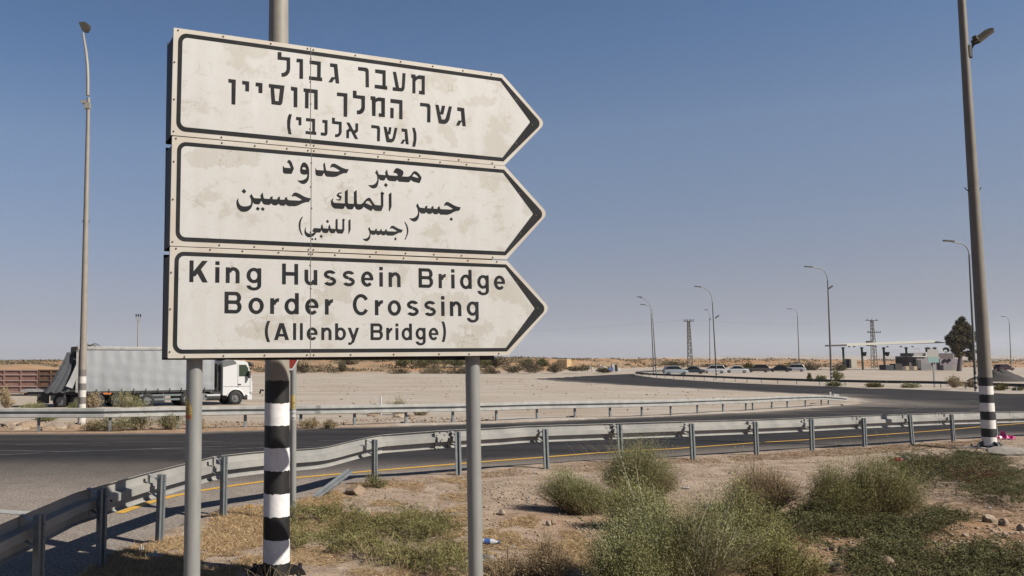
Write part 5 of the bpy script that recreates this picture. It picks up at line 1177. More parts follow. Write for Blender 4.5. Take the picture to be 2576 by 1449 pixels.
# tan shed and pumping station
def eP(x, y, Y=205): return W((2200 + x / 7.1556) * .62891, (1380 + y / 7.1556) * .62891, Y)
a, c_, d_ = eP(230, 690), eP(490, 690), eP(712, 640); zt = eP(300, 405).z; zb = a.z - .5
sh = thing('container_shed', 'small tan flat-roofed container shed in the scrub beyond the sand lot', 'shed', (c_.x, 205, zb)); H2 = zt - zb
m_tan = M('tan_shed_wall', (.62, .42, .20), .8)
q0, q1, q2 = Vector((a.x - c_.x, .5, 0)), Vector((0, 0, 0)), Vector((d_.x - c_.x, 2.6, 0)); q3 = q0 + (q2 - q1)
MB().extr([q0, q1, q2, q3], (0, 0, H2 - .12)).build('wall', m_tan, sh)
ov = [q * 1.0 for q in (q0, q1, q2, q3)]; MB().extr([q + Vector((0, 0, H2 - .11)) for q in ov], (0, 0, .14)).build('roof', M('shed_roof', (.55, .45, .32), .8), sh)
for i in range(7): 
    p_ = q0.lerp(q1, (i + .5) / 7); MB().box(p_ + Vector((0, -.03, H2 / 2)), (.06, .06, H2 - .3)).build('wall_rib', m_hutd, sh)
mpipe = M('white_pipe_paint', (.70, .68, .64), .6)
def pth(label, pts, r, name='water_pipe', Y=185, mat=mpipe, cat='pipe'):
    P = [eP(x, y, Y) for x, y in pts]; o_ = P[0].copy(); t = MB().tube([q - o_ for q in P], r, 10).build(name, mat, None); t.location = o_; return tag(t, label, cat)
pth('white bent water pipe nearest the tan shed', [(1088, 760), (1092, 660), (1120, 642), (1200, 645), (1215, 690), (1212, 760)], .17)
pth('white upright pipe with a thick valve head in the middle of the pump yard', [(1440, 760), (1437, 640), (1425, 600), (1428, 560)], .16)
pth('white curved pipe leading to the blue tank', [(1470, 640), (1580, 638), (1630, 660), (1645, 740)], .17)
pth('thin white riser beside the blue tank', [(1782, 640), (1782, 545)], .16)
def ebox(label, x0, x1, y0, y1, mat, name, cat, d=1.5, Y=185):
    a, b_ = eP(x0, y1, Y), eP(x1, y0, Y); o_ = a.copy(); t = MB().box(((b_.x - a.x) / 2, d / 2, (b_.z - a.z) / 2), (b_.x - a.x, d, b_.z - a.z)).build(name, mat, None, bevel=.03); t.location = o_; return tag(t, label, cat)
ebox('small blue tank beside the pump yard cabinet', 1675, 1800, 650, 755, M('blue_tank', (.14, .20, .50), .6), 'water_tank', 'tank')
ebox('dark open electrical cabinet with pale frame right of the blue tank', 1850, 1928, 560, 755, m_dark, 'electrical_cabinet', 'cabinet'); ebox('pale side panel of the electrical cabinet', 1815, 1846, 552, 755, mpipe, 'cabinet_panel', 'panel', 1.6)
ebox('white sack heap right of the electrical cabinet', 1940, 2020, 650, 755, mpipe, 'sack', 'sack')
# brown direction board on a post, gravel heap
p = G(2377, 979 - 3); rs = thing('information_board', 'pale turquoise and white information board on a grey post beyond the far rail', 'sign', (W(2347, 907, 96).x, 96, fz(96)))
pz = lambda y: W(2347, y, 96).z - fz(96)
MB().box((0, 0, pz(915) / 2), (.14, .1, pz(915))).build('post', m_galv, rs); MB().box((0, -.06, (pz(912) + pz(898)) / 2), (1.25, .04, pz(898) - pz(912))).build('lower_band', M('turquoise_board', (.30, .46, .45), .6), rs)
MB().box((0, -.06, (pz(898) + pz(879)) / 2), (1.25, .04, pz(879) - pz(898))).build('upper_panel', M('pale_board', (.50, .48, .44), .6), rs)
def heap(name, label, px0, px1, pyb, h, mat, seed, cat='heap', Y=None):
    a, b_ = G(px0, pyb), G(px1, pyb); c = (a + b_) / 2; rx = abs(b_.x - a.x) / 2; n, m = 40, 12; V, Fc = [], []
    for j in range(m + 1):
        for i in range(n):
            an = 2 * math.pi * i / n; k = j / m; rr_ = rx * (1 - k) * (1 + .12 * math.sin(an * 3 + seed)); z = h * (1 - (1 - k) ** 1.6) * (1 + .08 * math.sin(an * 5 + j)) - .05
            V.append((rr_ * math.cos(an) + .03 * rx * math.sin(j * 7 + i * 3), rr_ * .7 * math.sin(an), z))
    for j in range(m):
        for i in range(n): Fc.append((j * n + i, j * n + (i + 1) % n, (j + 1) * n + (i + 1) % n, (j + 1) * n + i))
    mb = MB(); mb.add(V, Fc, True); t = mb.build(name, mat, None); t.location = (c.x, c.y + rx * .6, fz(c.y)); return tag(t, label, cat)
heap('gravel_heap', 'dark grey gravel heap beyond the far rail at the right edge', 2478, 2620, 961, 1.75, M('dark_gravel', (.05, .045, .042), 1, 0, (.075, .066, .06), 8, bump=(14, .8, .05)), 1)
# ---------------------------------------------------------------- vegetation
def leaves_mesh(P, D, ln, wd, rng, spread=.8):
    """one thin triangle per leaf at P, roughly along D"""
    n = len(P); d = D + rng.normal(0, spread, (n, 3)); d /= np.linalg.norm(d, axis=1)[:, None]
    s = np.cross(d, rng.normal(0, 1, (n, 3))); s /= np.linalg.norm(s, axis=1)[:, None] + 1e-9
    L = ln * rng.uniform(.6, 1.4, n)[:, None]; Wd = wd * rng.uniform(.7, 1.3, n)[:, None]
    V = np.empty((n * 3, 3)); V[0::3] = P - s * Wd; V[1::3] = P + s * Wd; V[2::3] = P + d * L
    return V
def twig_mesh(A, Bm, C, r0, rng):
    """3 point bent twigs as flat crossed ribbons"""
    n = len(A); d = C - A; s = np.cross(d, rng.normal(0, 1, (n, 3))); s /= np.linalg.norm(s, axis=1)[:, None] + 1e-9; r = r0 * rng.uniform(.6, 1.3, n)[:, None]
    V = np.empty((n * 5, 3)); V[0::5] = A - s * r; V[1::5] = A + s * r; V[2::5] = Bm + s * r * .7; V[3::5] = Bm - s * r * .7; V[4::5] = C
    k = np.arange(n)[:, None] * 5
    Fc = np.concatenate([k + [0, 1, 2], k + [0, 2, 3], k + [3, 2, 4]], 0); return V, Fc
def bush(name, label, base, rx, ry, h, nsh, nleaf, ln, wd, mat, seed, cat='shrub', group=None, twig=True, upright=.35, tintf=None, lean=(0, 0), tmat=None, low=.18, spread=.8, lobes=5, parts=True):
    rng = np.random.default_rng(seed); t = thing(name, label, cat, tuple(base), 0, group) if parts else None
    # uneven outline: a handful of lobes, each shoot belongs to one
    la = rng.uniform(0, 2 * np.pi, lobes); lr = rng.uniform(.0, .62, lobes) if lobes > 1 else np.zeros(1); ls = rng.uniform(.42, .75, lobes); lh = rng.uniform(.48, 1.0, lobes); lh[0] = 1.0
    k = rng.integers(0, lobes, nsh); th = rng.uniform(0, 2 * np.pi, nsh); u = np.sqrt(rng.uniform(0, 1, nsh)); 
    A = np.stack([np.cos(la[k]) * lr[k] * rx * .6 + rng.normal(0, .06 * rx, nsh), np.sin(la[k]) * lr[k] * ry * .6 + rng.normal(0, .06 * ry, nsh), np.zeros(nsh)], 1)
    sp = ls[k]; ex = np.cos(la[k]) * lr[k] * rx + np.cos(th) * u * sp * rx; ey = np.sin(la[k]) * lr[k] * ry + np.sin(th) * u * sp * ry
    ez = h * lh[k] * np.sqrt(np.clip(1 - u ** 2 * .85, 0, 1)) * rng.uniform(.72, 1.08, nsh) * (1 - upright) + h * lh[k] * upright * rng.uniform(.6, 1.05, nsh) * (1 - .6 * u)
    E = np.stack([ex + lean[0] * ez, ey + lean[1] * ez, np.maximum(ez, .03)], 1)
    lg = rng.uniform(0, 1, nsh) < .10; E[lg] *= rng.uniform(1.12, 1.38, (lg.sum(), 1))
    Bm = A * .4 + E * .6; Bm[:, 2] = A[:, 2] + (E[:, 2] - A[:, 2]) * rng.uniform(.5, .72, nsh); Bm[:, :2] += rng.normal(0, .04 * rx, (nsh, 2))
    q = rng.integers(0, nsh, nleaf); tt = low + (1 - low) * rng.beta(1.7, 1.0, nleaf); T1 = tt[:, None]
    P = (1 - T1) ** 2 * A[q] + 2 * T1 * (1 - T1) * Bm[q] + T1 ** 2 * E[q]; Dv = (1 - T1) * (Bm[q] - A[q]) + T1 * (E[q] - Bm[q]); Dv /= np.linalg.norm(Dv, axis=1)[:, None] + 1e-9
    P = P + rng.normal(0, 1, (nleaf, 3)) * (.055 * min(rx, 1.2) * (.5 + T1)); P[:, 2] = np.maximum(P[:, 2], .01)
    V = leaves_mesh(P, Dv, ln, wd, rng, spread)
    tb_ = rng.normal(.5, .16, nsh)[q] + rng.normal(0, .13, nleaf); lob = (lh[k] * 7.3 % 1)[q] * .25 - .1
    ti = np.clip(tb_ + lob if tintf is None else tintf(P, tb_, h, rng), 0, 1)
    fo = bigmesh('foliage', V, np.arange(nleaf * 3).reshape(-1, 3), mat, np.repeat(ti, 3), t)
    if not parts: return fo
    if twig:
        Vt, Ft = twig_mesh(A, Bm, E, .004 + .003 * rx, rng); bigmesh('branches', Vt, Ft, tmat or m_twig, None, t)
    tag(fo, kind=None); return t
m_twig = M('dry_twig', (.46, .33, .21), .8, 0, (.26, .18, .11), 12)
m_palet = M('pale_twig', (.52, .45, .33), .8)
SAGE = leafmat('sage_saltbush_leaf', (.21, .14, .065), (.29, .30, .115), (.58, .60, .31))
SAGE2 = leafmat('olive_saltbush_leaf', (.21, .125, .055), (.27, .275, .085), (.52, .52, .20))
DKG = leafmat('dark_creeper_leaf', (.10, .07, .03), (.135, .14, .045), (.27, .255, .10))
DRY = leafmat('dry_brown_twiglets', (.28, .18, .09), (.46, .34, .19), (.66, .53, .33))
STRAW = leafmat('straw_blade', (.33, .20, .095), (.56, .38, .20), (.80, .61, .36))
FARG = leafmat('far_scrub_leaf', (.13, .10, .055), (.16, .145, .075), (.27, .22, .13))
TREEL = leafmat('dark_tree_leaf', (.05, .042, .018), (.10, .08, .03), (.24, .175, .07))
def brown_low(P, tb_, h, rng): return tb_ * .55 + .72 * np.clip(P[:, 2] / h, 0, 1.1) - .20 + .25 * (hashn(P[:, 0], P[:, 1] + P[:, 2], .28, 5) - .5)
# big saltbushes in the right foreground
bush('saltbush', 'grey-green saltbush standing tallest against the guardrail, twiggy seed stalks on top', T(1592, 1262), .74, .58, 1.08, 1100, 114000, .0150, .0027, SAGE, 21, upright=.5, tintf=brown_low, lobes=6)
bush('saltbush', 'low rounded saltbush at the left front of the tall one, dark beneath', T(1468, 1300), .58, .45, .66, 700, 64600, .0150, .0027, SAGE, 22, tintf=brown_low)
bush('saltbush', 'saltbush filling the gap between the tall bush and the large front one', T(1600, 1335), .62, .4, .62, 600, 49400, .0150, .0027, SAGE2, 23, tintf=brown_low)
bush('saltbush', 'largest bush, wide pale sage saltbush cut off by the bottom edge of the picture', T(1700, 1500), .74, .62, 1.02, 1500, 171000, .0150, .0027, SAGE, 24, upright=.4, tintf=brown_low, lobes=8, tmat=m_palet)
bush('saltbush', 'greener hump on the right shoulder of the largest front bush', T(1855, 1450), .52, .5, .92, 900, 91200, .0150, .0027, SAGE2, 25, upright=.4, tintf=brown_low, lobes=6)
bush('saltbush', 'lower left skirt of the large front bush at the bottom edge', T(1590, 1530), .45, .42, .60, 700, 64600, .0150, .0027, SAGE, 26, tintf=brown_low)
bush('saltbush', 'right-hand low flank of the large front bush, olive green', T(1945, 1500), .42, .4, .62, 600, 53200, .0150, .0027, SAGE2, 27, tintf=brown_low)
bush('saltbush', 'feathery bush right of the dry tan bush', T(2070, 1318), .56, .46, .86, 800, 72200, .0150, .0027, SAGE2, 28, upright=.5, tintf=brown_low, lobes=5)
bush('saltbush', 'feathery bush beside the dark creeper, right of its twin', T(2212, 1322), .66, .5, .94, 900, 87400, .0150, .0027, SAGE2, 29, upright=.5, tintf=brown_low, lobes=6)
bush('dry_bush', 'dry tan feathery bush between the large front bush and the green ones', T(1925, 1296), .66, .46, .74, 1400, 44000, .022, .0017, DRY, 30, cat='dry bush', upright=.7, low=.3, spread=.5)
bush('dry_bush', 'sparse dry twiggy weed at the bottom left of the big bush', T(1385, 1475), .36, .35, .52, 260, 9000, .018, .0020, DRY, 31, cat='dry bush', upright=.6, low=.3)
bush('dry_bush', 'dry stalky weed touching the foot of the right signpost', T(1268, 1470), .26, .25, .34, 160, 4600, .018, .0020, DRY, 32, cat='dry bush', upright=.6, low=.3)
bush('weed', 'small green weed growing around a guardrail post', T(950, 1236), .30, .22, .28, 60, 1500, .020, .0045, leafmat('fresh_weed_leaf', (.10, .11, .03), (.17, .18, .05), (.28, .27, .10)), 33, cat='weed', upright=.4)
# creeping dark green ground cover
def cover(name, label, poly, hmax, nspr, nl, mat, seed, cat='ground cover', ln=.017, wd=.0034, cull=.0, brown=None):
    rng = np.random.default_rng(seed); W_ = [T(*q) for q in poly]; x0, x1 = min(p.x for p in W_), max(p.x for p in W_); y0, y1 = min(p.y for p in W_), max(p.y for p in W_)
    X = rng.uniform(x0, x1, nspr * 6); Y = rng.uniform(y0, y1, nspr * 6); ok = inpoly(X, Y, [(p.x, p.y) for p in W_])
    dens = hashn(X, Y, .38, seed); ok &= dens > .42 + cull; X, Y = X[ok][:nspr], Y[ok][:nspr]; n = len(X); Z_ = tz(X, Y)
    hh = hmax * np.clip((hashn(X, Y, .38, seed) - .36) * 2.3, .10, 1) * (.55 + .75 * hashn(X, Y, .13, seed + 3))
    a = rng.uniform(0, 2 * np.pi, n); L = rng.uniform(.10, .34, n)
    A = np.stack([X, Y, Z_ + hh * rng.beta(2.2, 1.0, n)], 1); E = A + np.stack([np.cos(a) * L, np.sin(a) * L, rng.uniform(-.01, .10, n)], 1)
    per = int(nl * 2.2) // n + 1; q = np.repeat(np.arange(n), per); t1 = rng.uniform(0, 1, len(q))[:, None]; P = A[q] * (1 - t1) + E[q] * t1 + rng.normal(0, .010, (len(q), 3)); D = (E - A)[q]; D /= np.linalg.norm(D, axis=1)[:, None]
    org = W_[0]; V = leaves_mesh(P - np.array(org), D, ln, wd, rng, .75)
    ti = np.clip(rng.normal(.5, .2, n)[q] + rng.normal(0, .15, len(q)) + .35 * (hashn(P[:, 0], P[:, 1], .3, 77) - .5), 0, 1)
    o = bigmesh(name, V, np.arange(len(q) * 3).reshape(-1, 3), mat, np.repeat(ti, 3), None, tuple(org)); return tag(o, label, cat)
cover('creeping_plant', 'dark green creeping plant spread over the soil left of the right signpost', [(735, 1318), (830, 1300), (960, 1318), (1050, 1300), (1105, 1320), (1150, 1370), (1182, 1449), (1180, 1480), (1090, 1480), (960, 1445), (850, 1410), (735, 1395)], .20, 1300, 46000, leafmat('creeper_leaf', (.17, .12, .045), (.25, .235, .085), (.44, .40, .17)), 41)
cover('creeping_plant', 'dark creeping mat beyond the feathery bushes at the right edge, rusty brown patches', [(2240, 1175), (2340, 1165), (2440, 1175), (2576, 1190), (2640, 1200), (2640, 1300), (2500, 1290), (2400, 1250), (2320, 1240), (2250, 1215)], .30, 1500, 52000, DKG, 42)
cover('creeping_plant', 'dark sprawling creeper in front of the feathery bushes', [(1970, 1325), (2060, 1300), (2200, 1320), (2330, 1305), (2440, 1320), (2380, 1350), (2300, 1380), (2240, 1420), (2120, 1400), (2000, 1370)], .24, 1400, 50000, DKG, 43)
cover('creeping_plant', 'low creeper running along the bottom right corner', [(2180, 1400), (2300, 1390), (2380, 1430), (2470, 1420), (2576, 1440), (2640, 1470), (2600, 1540), (2200, 1540), (2130, 1460)], .24, 1200, 44000, DKG, 44)
cover('creeping_plant', 'thin green creeper patch in front of the right striped pole', [(2380, 1158), (2440, 1152), (2500, 1162), (2540, 1180), (2440, 1180)], .12, 420, 9000, leafmat('pole_creeper_leaf', (.07, .07, .02), (.12, .125, .04), (.20, .19, .08)), 45)
cover('rusty_creeper', 'patch of rust-brown dried creeper inside the dark mat at the right edge', [(2420, 1200), (2520, 1205), (2560, 1240), (2470, 1250), (2400, 1230)], .29, 260, 6000, leafmat('rusty_leaf', (.10, .035, .012), (.16, .06, .02), (.24, .11, .05)), 46)
cover('rusty_creeper', 'smaller rust-brown patch left of the striped pole foot', [(2300, 1185), (2370, 1180), (2380, 1200), (2310, 1205)], .27, 120, 2600, bpy.data.materials['rusty_leaf'], 47)
# dry straw lying and standing on the bank
def straw(label, poly, n, ln, wd, seed, up=.25, mat=None, patch=.42, scale=.5, name='dry_grass'):
    rng = np.random.default_rng(seed); W_ = [T(*q) for q in poly]; x0, x1 = min(p.x for p in W_), max(p.x for p in W_); y0, y1 = min(p.y for p in W_), max(p.y for p in W_)
    X = rng.uniform(x0, x1, n * 8); Y = rng.uniform(y0, y1, n * 8); ok = inpoly(X, Y, [(p.x, p.y) for p in W_]) & ~inpoly(X, Y, ROADPOLY) & (hashn(X, Y, scale, seed) + .35 * hashn(X, Y, .15, seed + 1) > patch + .17)
    X, Y = X[ok][:n], Y[ok][:n]; m = len(X); P = np.stack([X, Y, tz(X, Y) + .002 + rng.uniform(0, .012, m)], 1)
    D = rng.normal(0, 1, (m, 3)); D[:, 2] = np.abs(D[:, 2]) * up + .02; D /= np.linalg.norm(D, axis=1)[:, None]
    org = W_[0]; V = leaves_mesh(P - np.array(org), D, ln, wd, rng, .05); o = bigmesh(name, V, np.arange(m * 3).reshape(-1, 3), mat or STRAW, np.repeat(rng.uniform(0, 1, m), 3), None, tuple(org)); return tag(o, label, 'dry grass', kind='stuff')
straw('orange-brown dry grass matted on the bank below the left end of the guardrail', [(180, 1470), (250, 1420), (330, 1385), (420, 1345), (560, 1290), (735, 1275), (860, 1240), (860, 1330), (735, 1330), (735, 1560), (150, 1560)], 52000, .075, .0020, 51, .45, patch=.38)
straw('dry straw scattered over the soil between the signposts', [(735, 1300), (900, 1225), (1200, 1205), (1200, 1520), (735, 1560)], 34000, .07, .0017, 52, .22, patch=.50)
straw('thin line of dried weeds along the foot of the guardrail', [(880, 1222), (1140, 1200), (1300, 1186), (1500, 1170), (1700, 1162), (1900, 1150), (2100, 1138), (2300, 1124), (2500, 1110), (2500, 1122), (2300, 1140), (2100, 1155), (1900, 1166), (1700, 1180), (1500, 1190), (1200, 1212), (900, 1240)], 26000, .06, .0026, 53, .35, mat=leafmat('brown_litter_blade', (.22, .12, .06), (.38, .24, .13), (.60, .43, .26)), patch=.36, scale=.8)
straw('brown dry straw among the stones right of the right signpost', [(1205, 1330), (1400, 1300), (1500, 1400), (1480, 1560), (1205, 1560)], 20000, .06, .0018, 54, .25, patch=.40)
straw('dry stubble on the orange soil at the right', [(1950, 1200), (2576, 1150), (2700, 1300), (2700, 1560), (1950, 1560)], 22000, .055, .0020, 55, .22, mat=bpy.data.materials['brown_litter_blade'], patch=.50)
# long bent straw stalks in front of the creeper and the big pole
def stalks(label, spots, n, L, seed, r=.0016):
    rng = random.Random(seed); mb = MB(); o0 = T(*spots[0])
    for i in range(n):
        px, py = spots[i % len(spots)]; b_ = T(px + rng.uniform(-45, 45), py + rng.uniform(-12, 12)) - o0; a = rng.uniform(0, 6.28); l_ = L * rng.uniform(.5, 1.1); q = rng.uniform(.25, .7)
        pts_ = [b_ + Vector((math.cos(a) * q * l_ * s ** 1.6, math.sin(a) * q * l_ * s ** 1.6, l_ * s * (1 - .35 * s * q))) for s in (0, .35, .7, 1)]
        mb.tube(pts_, [r, r * .9, r * .7, r * .3], 4)
    t = mb.build('grass_stalk', M('straw_stalk', (.50, .37, .20), .8), None); t.location = o0; return tag(t, label, 'dry grass', kind='stuff')
stalks('long bent straw stalks arching over the green creeper', [(960, 1440), (1000, 1460), (900, 1470), (1080, 1440)], 60, .42, 61)
stalks('thin straw stalks standing in front of the striped pole foot', [(650, 1490), (700, 1500), (600, 1480)], 34, .30, 62)
stalks('thin dry seed stalks above the tall saltbush', [(1540, 1255), (1600, 1255), (1650, 1250)], 60, 1.12, 63, .0014)

# ---- stones
m_stone = M('pale_limestone', (.46, .37, .28), .9, 0, (.33, .25, .18), 9, bump=(22, .5, .01)); m_stone2 = M('tan_stone', (.40, .29, .20), .9, 0, (.27, .19, .13), 14, bump=(25, .5, .01))
def stones(n, poly, r0, r1, seed, mat, label, patch=.35):
    rng = np.random.default_rng(seed); W_ = [T(*q) for q in poly]; x0, x1 = min(p.x for p in W_), max(p.x for p in W_); y0, y1 = min(p.y for p in W_), max(p.y for p in W_)
    X = rng.uniform(x0, x1, n * 8); Y = rng.uniform(y0, y1, n * 8); ok = inpoly(X, Y, [(p.x, p.y) for p in W_]) & ~inpoly(X, Y, ROADPOLY) & (hashn(X, Y, .7, seed) > patch); X, Y = X[ok][:n], Y[ok][:n]; m = len(X); Z_ = tz(X, Y)
    base = np.array([(1, 0, 0), (0, 1, 0), (-1, 0, 0), (0, -1, 0), (0, 0, 1), (0, 0, -1)], float); fc = np.array([(0, 1, 4), (1, 2, 4), (2, 3, 4), (3, 0, 4), (1, 0, 5), (2, 1, 5), (3, 2, 5), (0, 3, 5)])
    # two stacked octahedra per stone give a chipped outline
    r = r0 * (r1 / r0) ** (rng.uniform(0, 1, m) ** 2.2); V = base[None] * (r[:, None, None] * rng.uniform(.55, 1.15, (m, 6, 1))); V[:, :, 2] *= .6; V += rng.normal(0, .14, (m, 6, 3)) * r[:, None, None]
    an = rng.uniform(0, 6.28, m); c, s = np.cos(an), np.sin(an); x = V[:, :, 0] * c[:, None] - V[:, :, 1] * s[:, None]; y = V[:, :, 0] * s[:, None] + V[:, :, 1] * c[:, None]
    V = np.stack([x + X[:, None], y + Y[:, None], V[:, :, 2] + Z_[:, None] + r[:, None] * .15], -1) - np.array(W_[0]); Fc = (fc[None] + np.arange(m)[:, None, None] * 6).reshape(-1, 3)
    o = bigmesh('gravel', V.reshape(-1, 3), Fc, mat, None, None, tuple(W_[0])); return tag(o, label, 'gravel', kind='stuff')
ALLN = [(200, 1430), (400, 1360), (560, 1290), (740, 1262), (900, 1225), (1150, 1203), (1500, 1172), (1900, 1150), (2300, 1125), (2650, 1100), (2800, 1560), (100, 1560)]
stones(9000, ALLN, .006, .022, 71, m_stone, 'fine pale gravel strewn over all of the near soil', .30)
stones(1500, [(1210, 1230), (1500, 1220), (1500, 1450), (1210, 1450)], .008, .035, 72, m_stone, 'coarser pale stones right of the right signpost', .30)
stones(2600, ALLN, .010, .034, 73, m_stone2, 'brown pebbles strewn over the near soil', .42)
stones(700, [(2050, 1350), (2576, 1330), (2576, 1480), (2050, 1520)], .012, .05, 74, m_stone, 'stones on the orange soil at the lower right', .35)
stones(900, [(566, 1060), (1258, 1048), (1880, 1022), (1880, 990), (1500, 968), (1300, 952), (700, 955), (640, 1010)], .03, .16, 76, m_stone2, 'small clods and debris scattered over the sand lot', .2)
stones(1500, [(12, 1085), (700, 1077), (1250, 1062), (1250, 1050), (700, 1062), (12, 1066)], .02, .10, 75, m_stone2, 'rubble on the verge beyond the near road', .35)
RK = [(893, 1252, .20, .11, 'angular flat-topped boulder beside the fallen guardrail post'), (915, 1308, .12, .09, 'sandy rock half buried among dry grass above the creeper'), (2489, 1330, .085, .075, 'long pebble on orange soil at the right edge, left of a rounder one'), (2526, 1338, .07, .07, 'round tan stone beside a longer one near the right edge'),
      (2571, 1350, .05, .06, 'small white stone cut by the right edge'), (2148, 1422, .07, .09, 'rounded brown cobble in the pile left of the bottom creeper'), (2120, 1405, .06, .06, 'flat pale cobble at the back of the small stone pile'), (2165, 1408, .06, .06, 'tan cobble at the right of the small stone pile'),
      (2095, 1395, .05, .05, 'pale cobble at the left end of the small stone pile'), (2228, 1462, .12, .13, 'pointed brown rock at the bottom edge below the creeper'), (2100, 1452, .09, .07, 'whitish rock lying at the bottom edge left of the pointed one'), (1380, 1332, .04, .045, 'rounded pebble left of a darker twin before the big bush'), (1393, 1330, .04, .05, 'dark rounded pebble before the big bush'),
      (1262, 1305, .07, .05, 'flat pale stone just right of the right signpost'), (2380, 1318, .04, .05, 'pale cobble on the orange slope under the creeper tips')]
for i, (px, py, rx, rz_, lab) in enumerate(RK):
    p = T(px, py); o = MB().rock((0, 0, 0), (rx, rx * .75, rz_), 80 + i, 3, .9).build('rock', m_stone if i % 3 else m_stone2, None); o.location = p + Vector((0, 0, rz_ * .45)); o.rotation_euler.z = rnd.uniform(0, 3); tag(o, lab, 'rock')
# ---- litter
def crumple(name, label, px, py, L, Wd, hh, mat, seed, cat='litter', rz=0):
    q = random.Random(seed); n, m = 11, 8; V = [((i / (n - 1) - .5) * L, (j / (m - 1) - .5) * Wd * (1 - .35 * abs(i / (n - 1) - .5)), hh * (.5 + .5 * math.sin(i * 1.9 + j * .8 + seed)) * q.uniform(.35, 1) * (.25 + math.sin(math.pi * i / (n - 1)) * math.sin(math.pi * j / (m - 1)))) for i in range(n) for j in range(m)]
    mb = MB(); mb.add(V, [(i * m + j, i * m + j + 1, (i + 1) * m + j + 1, (i + 1) * m + j) for i in range(n - 1) for j in range(m - 1)]); o = mb.build(name, mat, None); o.location = T(px, py) + Vector((0, 0, .012)); o.rotation_euler.z = rz
    s = o.modifiers.new('thickness', 'SOLIDIFY'); s.thickness = .002; return tag(o, label, cat)
m_pink = M('pink_plastic', (.75, .07, .28), .35); m_paper = M('dirty_white_paper', (.60, .58, .56), .8); m_film2 = M('clear_plastic_film', (.66, .68, .70), .25); m_redl = M('red_wrapper', (.42, .03, .02), .4)
crumple('plastic_bag', 'bright pink plastic bag lying right of the striped pole', 2523, 1112, .52, .30, .24, m_pink, 1, 'plastic bag', -.3)
crumple('paper_scrap', 'crumpled whitish paper on the dry grass left of the left signpost', 390, 1410, .20, .13, .05, m_paper, 2, rz=-.4); crumple('tissue', 'torn tissue on the dry grass just behind the crumpled paper', 356, 1392, .06, .10, .05, m_paper, 3)
crumple('snack_wrapper', 'red and white snack wrapper on the soil below the guardrail', 2258, 1163, .28, .16, .08, m_redl, 4); crumple('wrapper_piece', 'white torn part beside the red snack wrapper', 2277, 1161, .14, .12, .08, m_paper, 5)
crumple('plastic_bag', 'clear plastic bag caught at the foot of the dry tan bush', 1938, 1295, .16, .14, .09, m_film2, 6, 'plastic bag'); crumple('plastic_bag', 'whitish plastic wrap at the bottom edge right of the right signpost', 1228, 1422, .16, .2, .07, m_film2, 7, 'plastic bag')
crumple('plastic_scrap', 'yellow plastic scrap in the dry grass left of the striped pole', 628, 1285, .10, .08, .05, M('yellow_plastic', (.65, .36, .03), .5), 8); crumple('plastic_scrap', 'small red scrap left of the yellow one in the dry grass', 593, 1273, .06, .05, .03, m_redl, 9)
crumple('plastic_scrap', 'white scrap between the tall bush and the large front bush', 1727, 1238, .12, .09, .03, m_paper, 10); crumple('plastic_scrap', 'orange wrapper on the asphalt under the left guardrail', 452, 1259, .10, .06, .02, M('orange_wrapper', (.6, .12, .02), .5), 11)
LT = ['at the foot of the rail post left of the right signpost', 'under the rail right of the right signpost', 'in the creeper left of the right signpost', 'midway on bare soil left of the right signpost', 'below the rail left of the tall saltbush', 'below the rail right of the tall saltbush', 'left of the striped pole among creeper', 'on the dark mat at the right edge', 'beside the sparse twiggy weed', 'right of the right signpost among stones', 'between the boulder and the half-buried rock']
for i, (x, y) in enumerate([(1165, 1215), (1345, 1196), (1050, 1330), (1120, 1262), (1480, 1205), (1840, 1200), (2430, 1236), (2490, 1290), (1290, 1395), (1330, 1270), (880, 1285)]):
    crumple('paper_scrap', 'tiny white paper scrap ' + LT[i], x, y, .06, .045, .025, m_paper, 20 + i)
bt = T(1230, 1386); bo = thing('plastic_bottle', 'crushed clear plastic bottle with blue label lying right of the right signpost', 'bottle', tuple(bt + Vector((0, 0, .035))), R(-12))
MB().tube([(-.11, 0, 0), (-.10, 0, 0), (-.02, 0, 0), (.05, 0, .0), (.085, 0, 0), (.10, 0, 0)], [.020, .032, .034, .030, .014, .012], 12).build('body', m_film2, bo)
MB().tube([(-.045, 0, 0), (.015, 0, 0)], .0352, 12).build('label_band', M('blue_label', (.06, .14, .42), .4), bo); MB().tube([(.10, 0, 0), (.118, 0, 0)], .015, 10).build('cap', M('blue_cap', (.08, .2, .5), .4), bo)
# cable running from the pole foot
cb = [T(2290, 1124), T(2300, 1128), T(2330, 1132), T(2380, 1137), T(2440, 1137), T(2470, 1134)]
o = MB().tube([p - cb[0] + Vector((0, 0, .03)) for p in resample(cb, .25)], .014, 6).build('cable', m_black, None); o.location = cb[0]; tag(o, 'black cable lying on the soil from the striped pole towards the guardrail', 'cable')

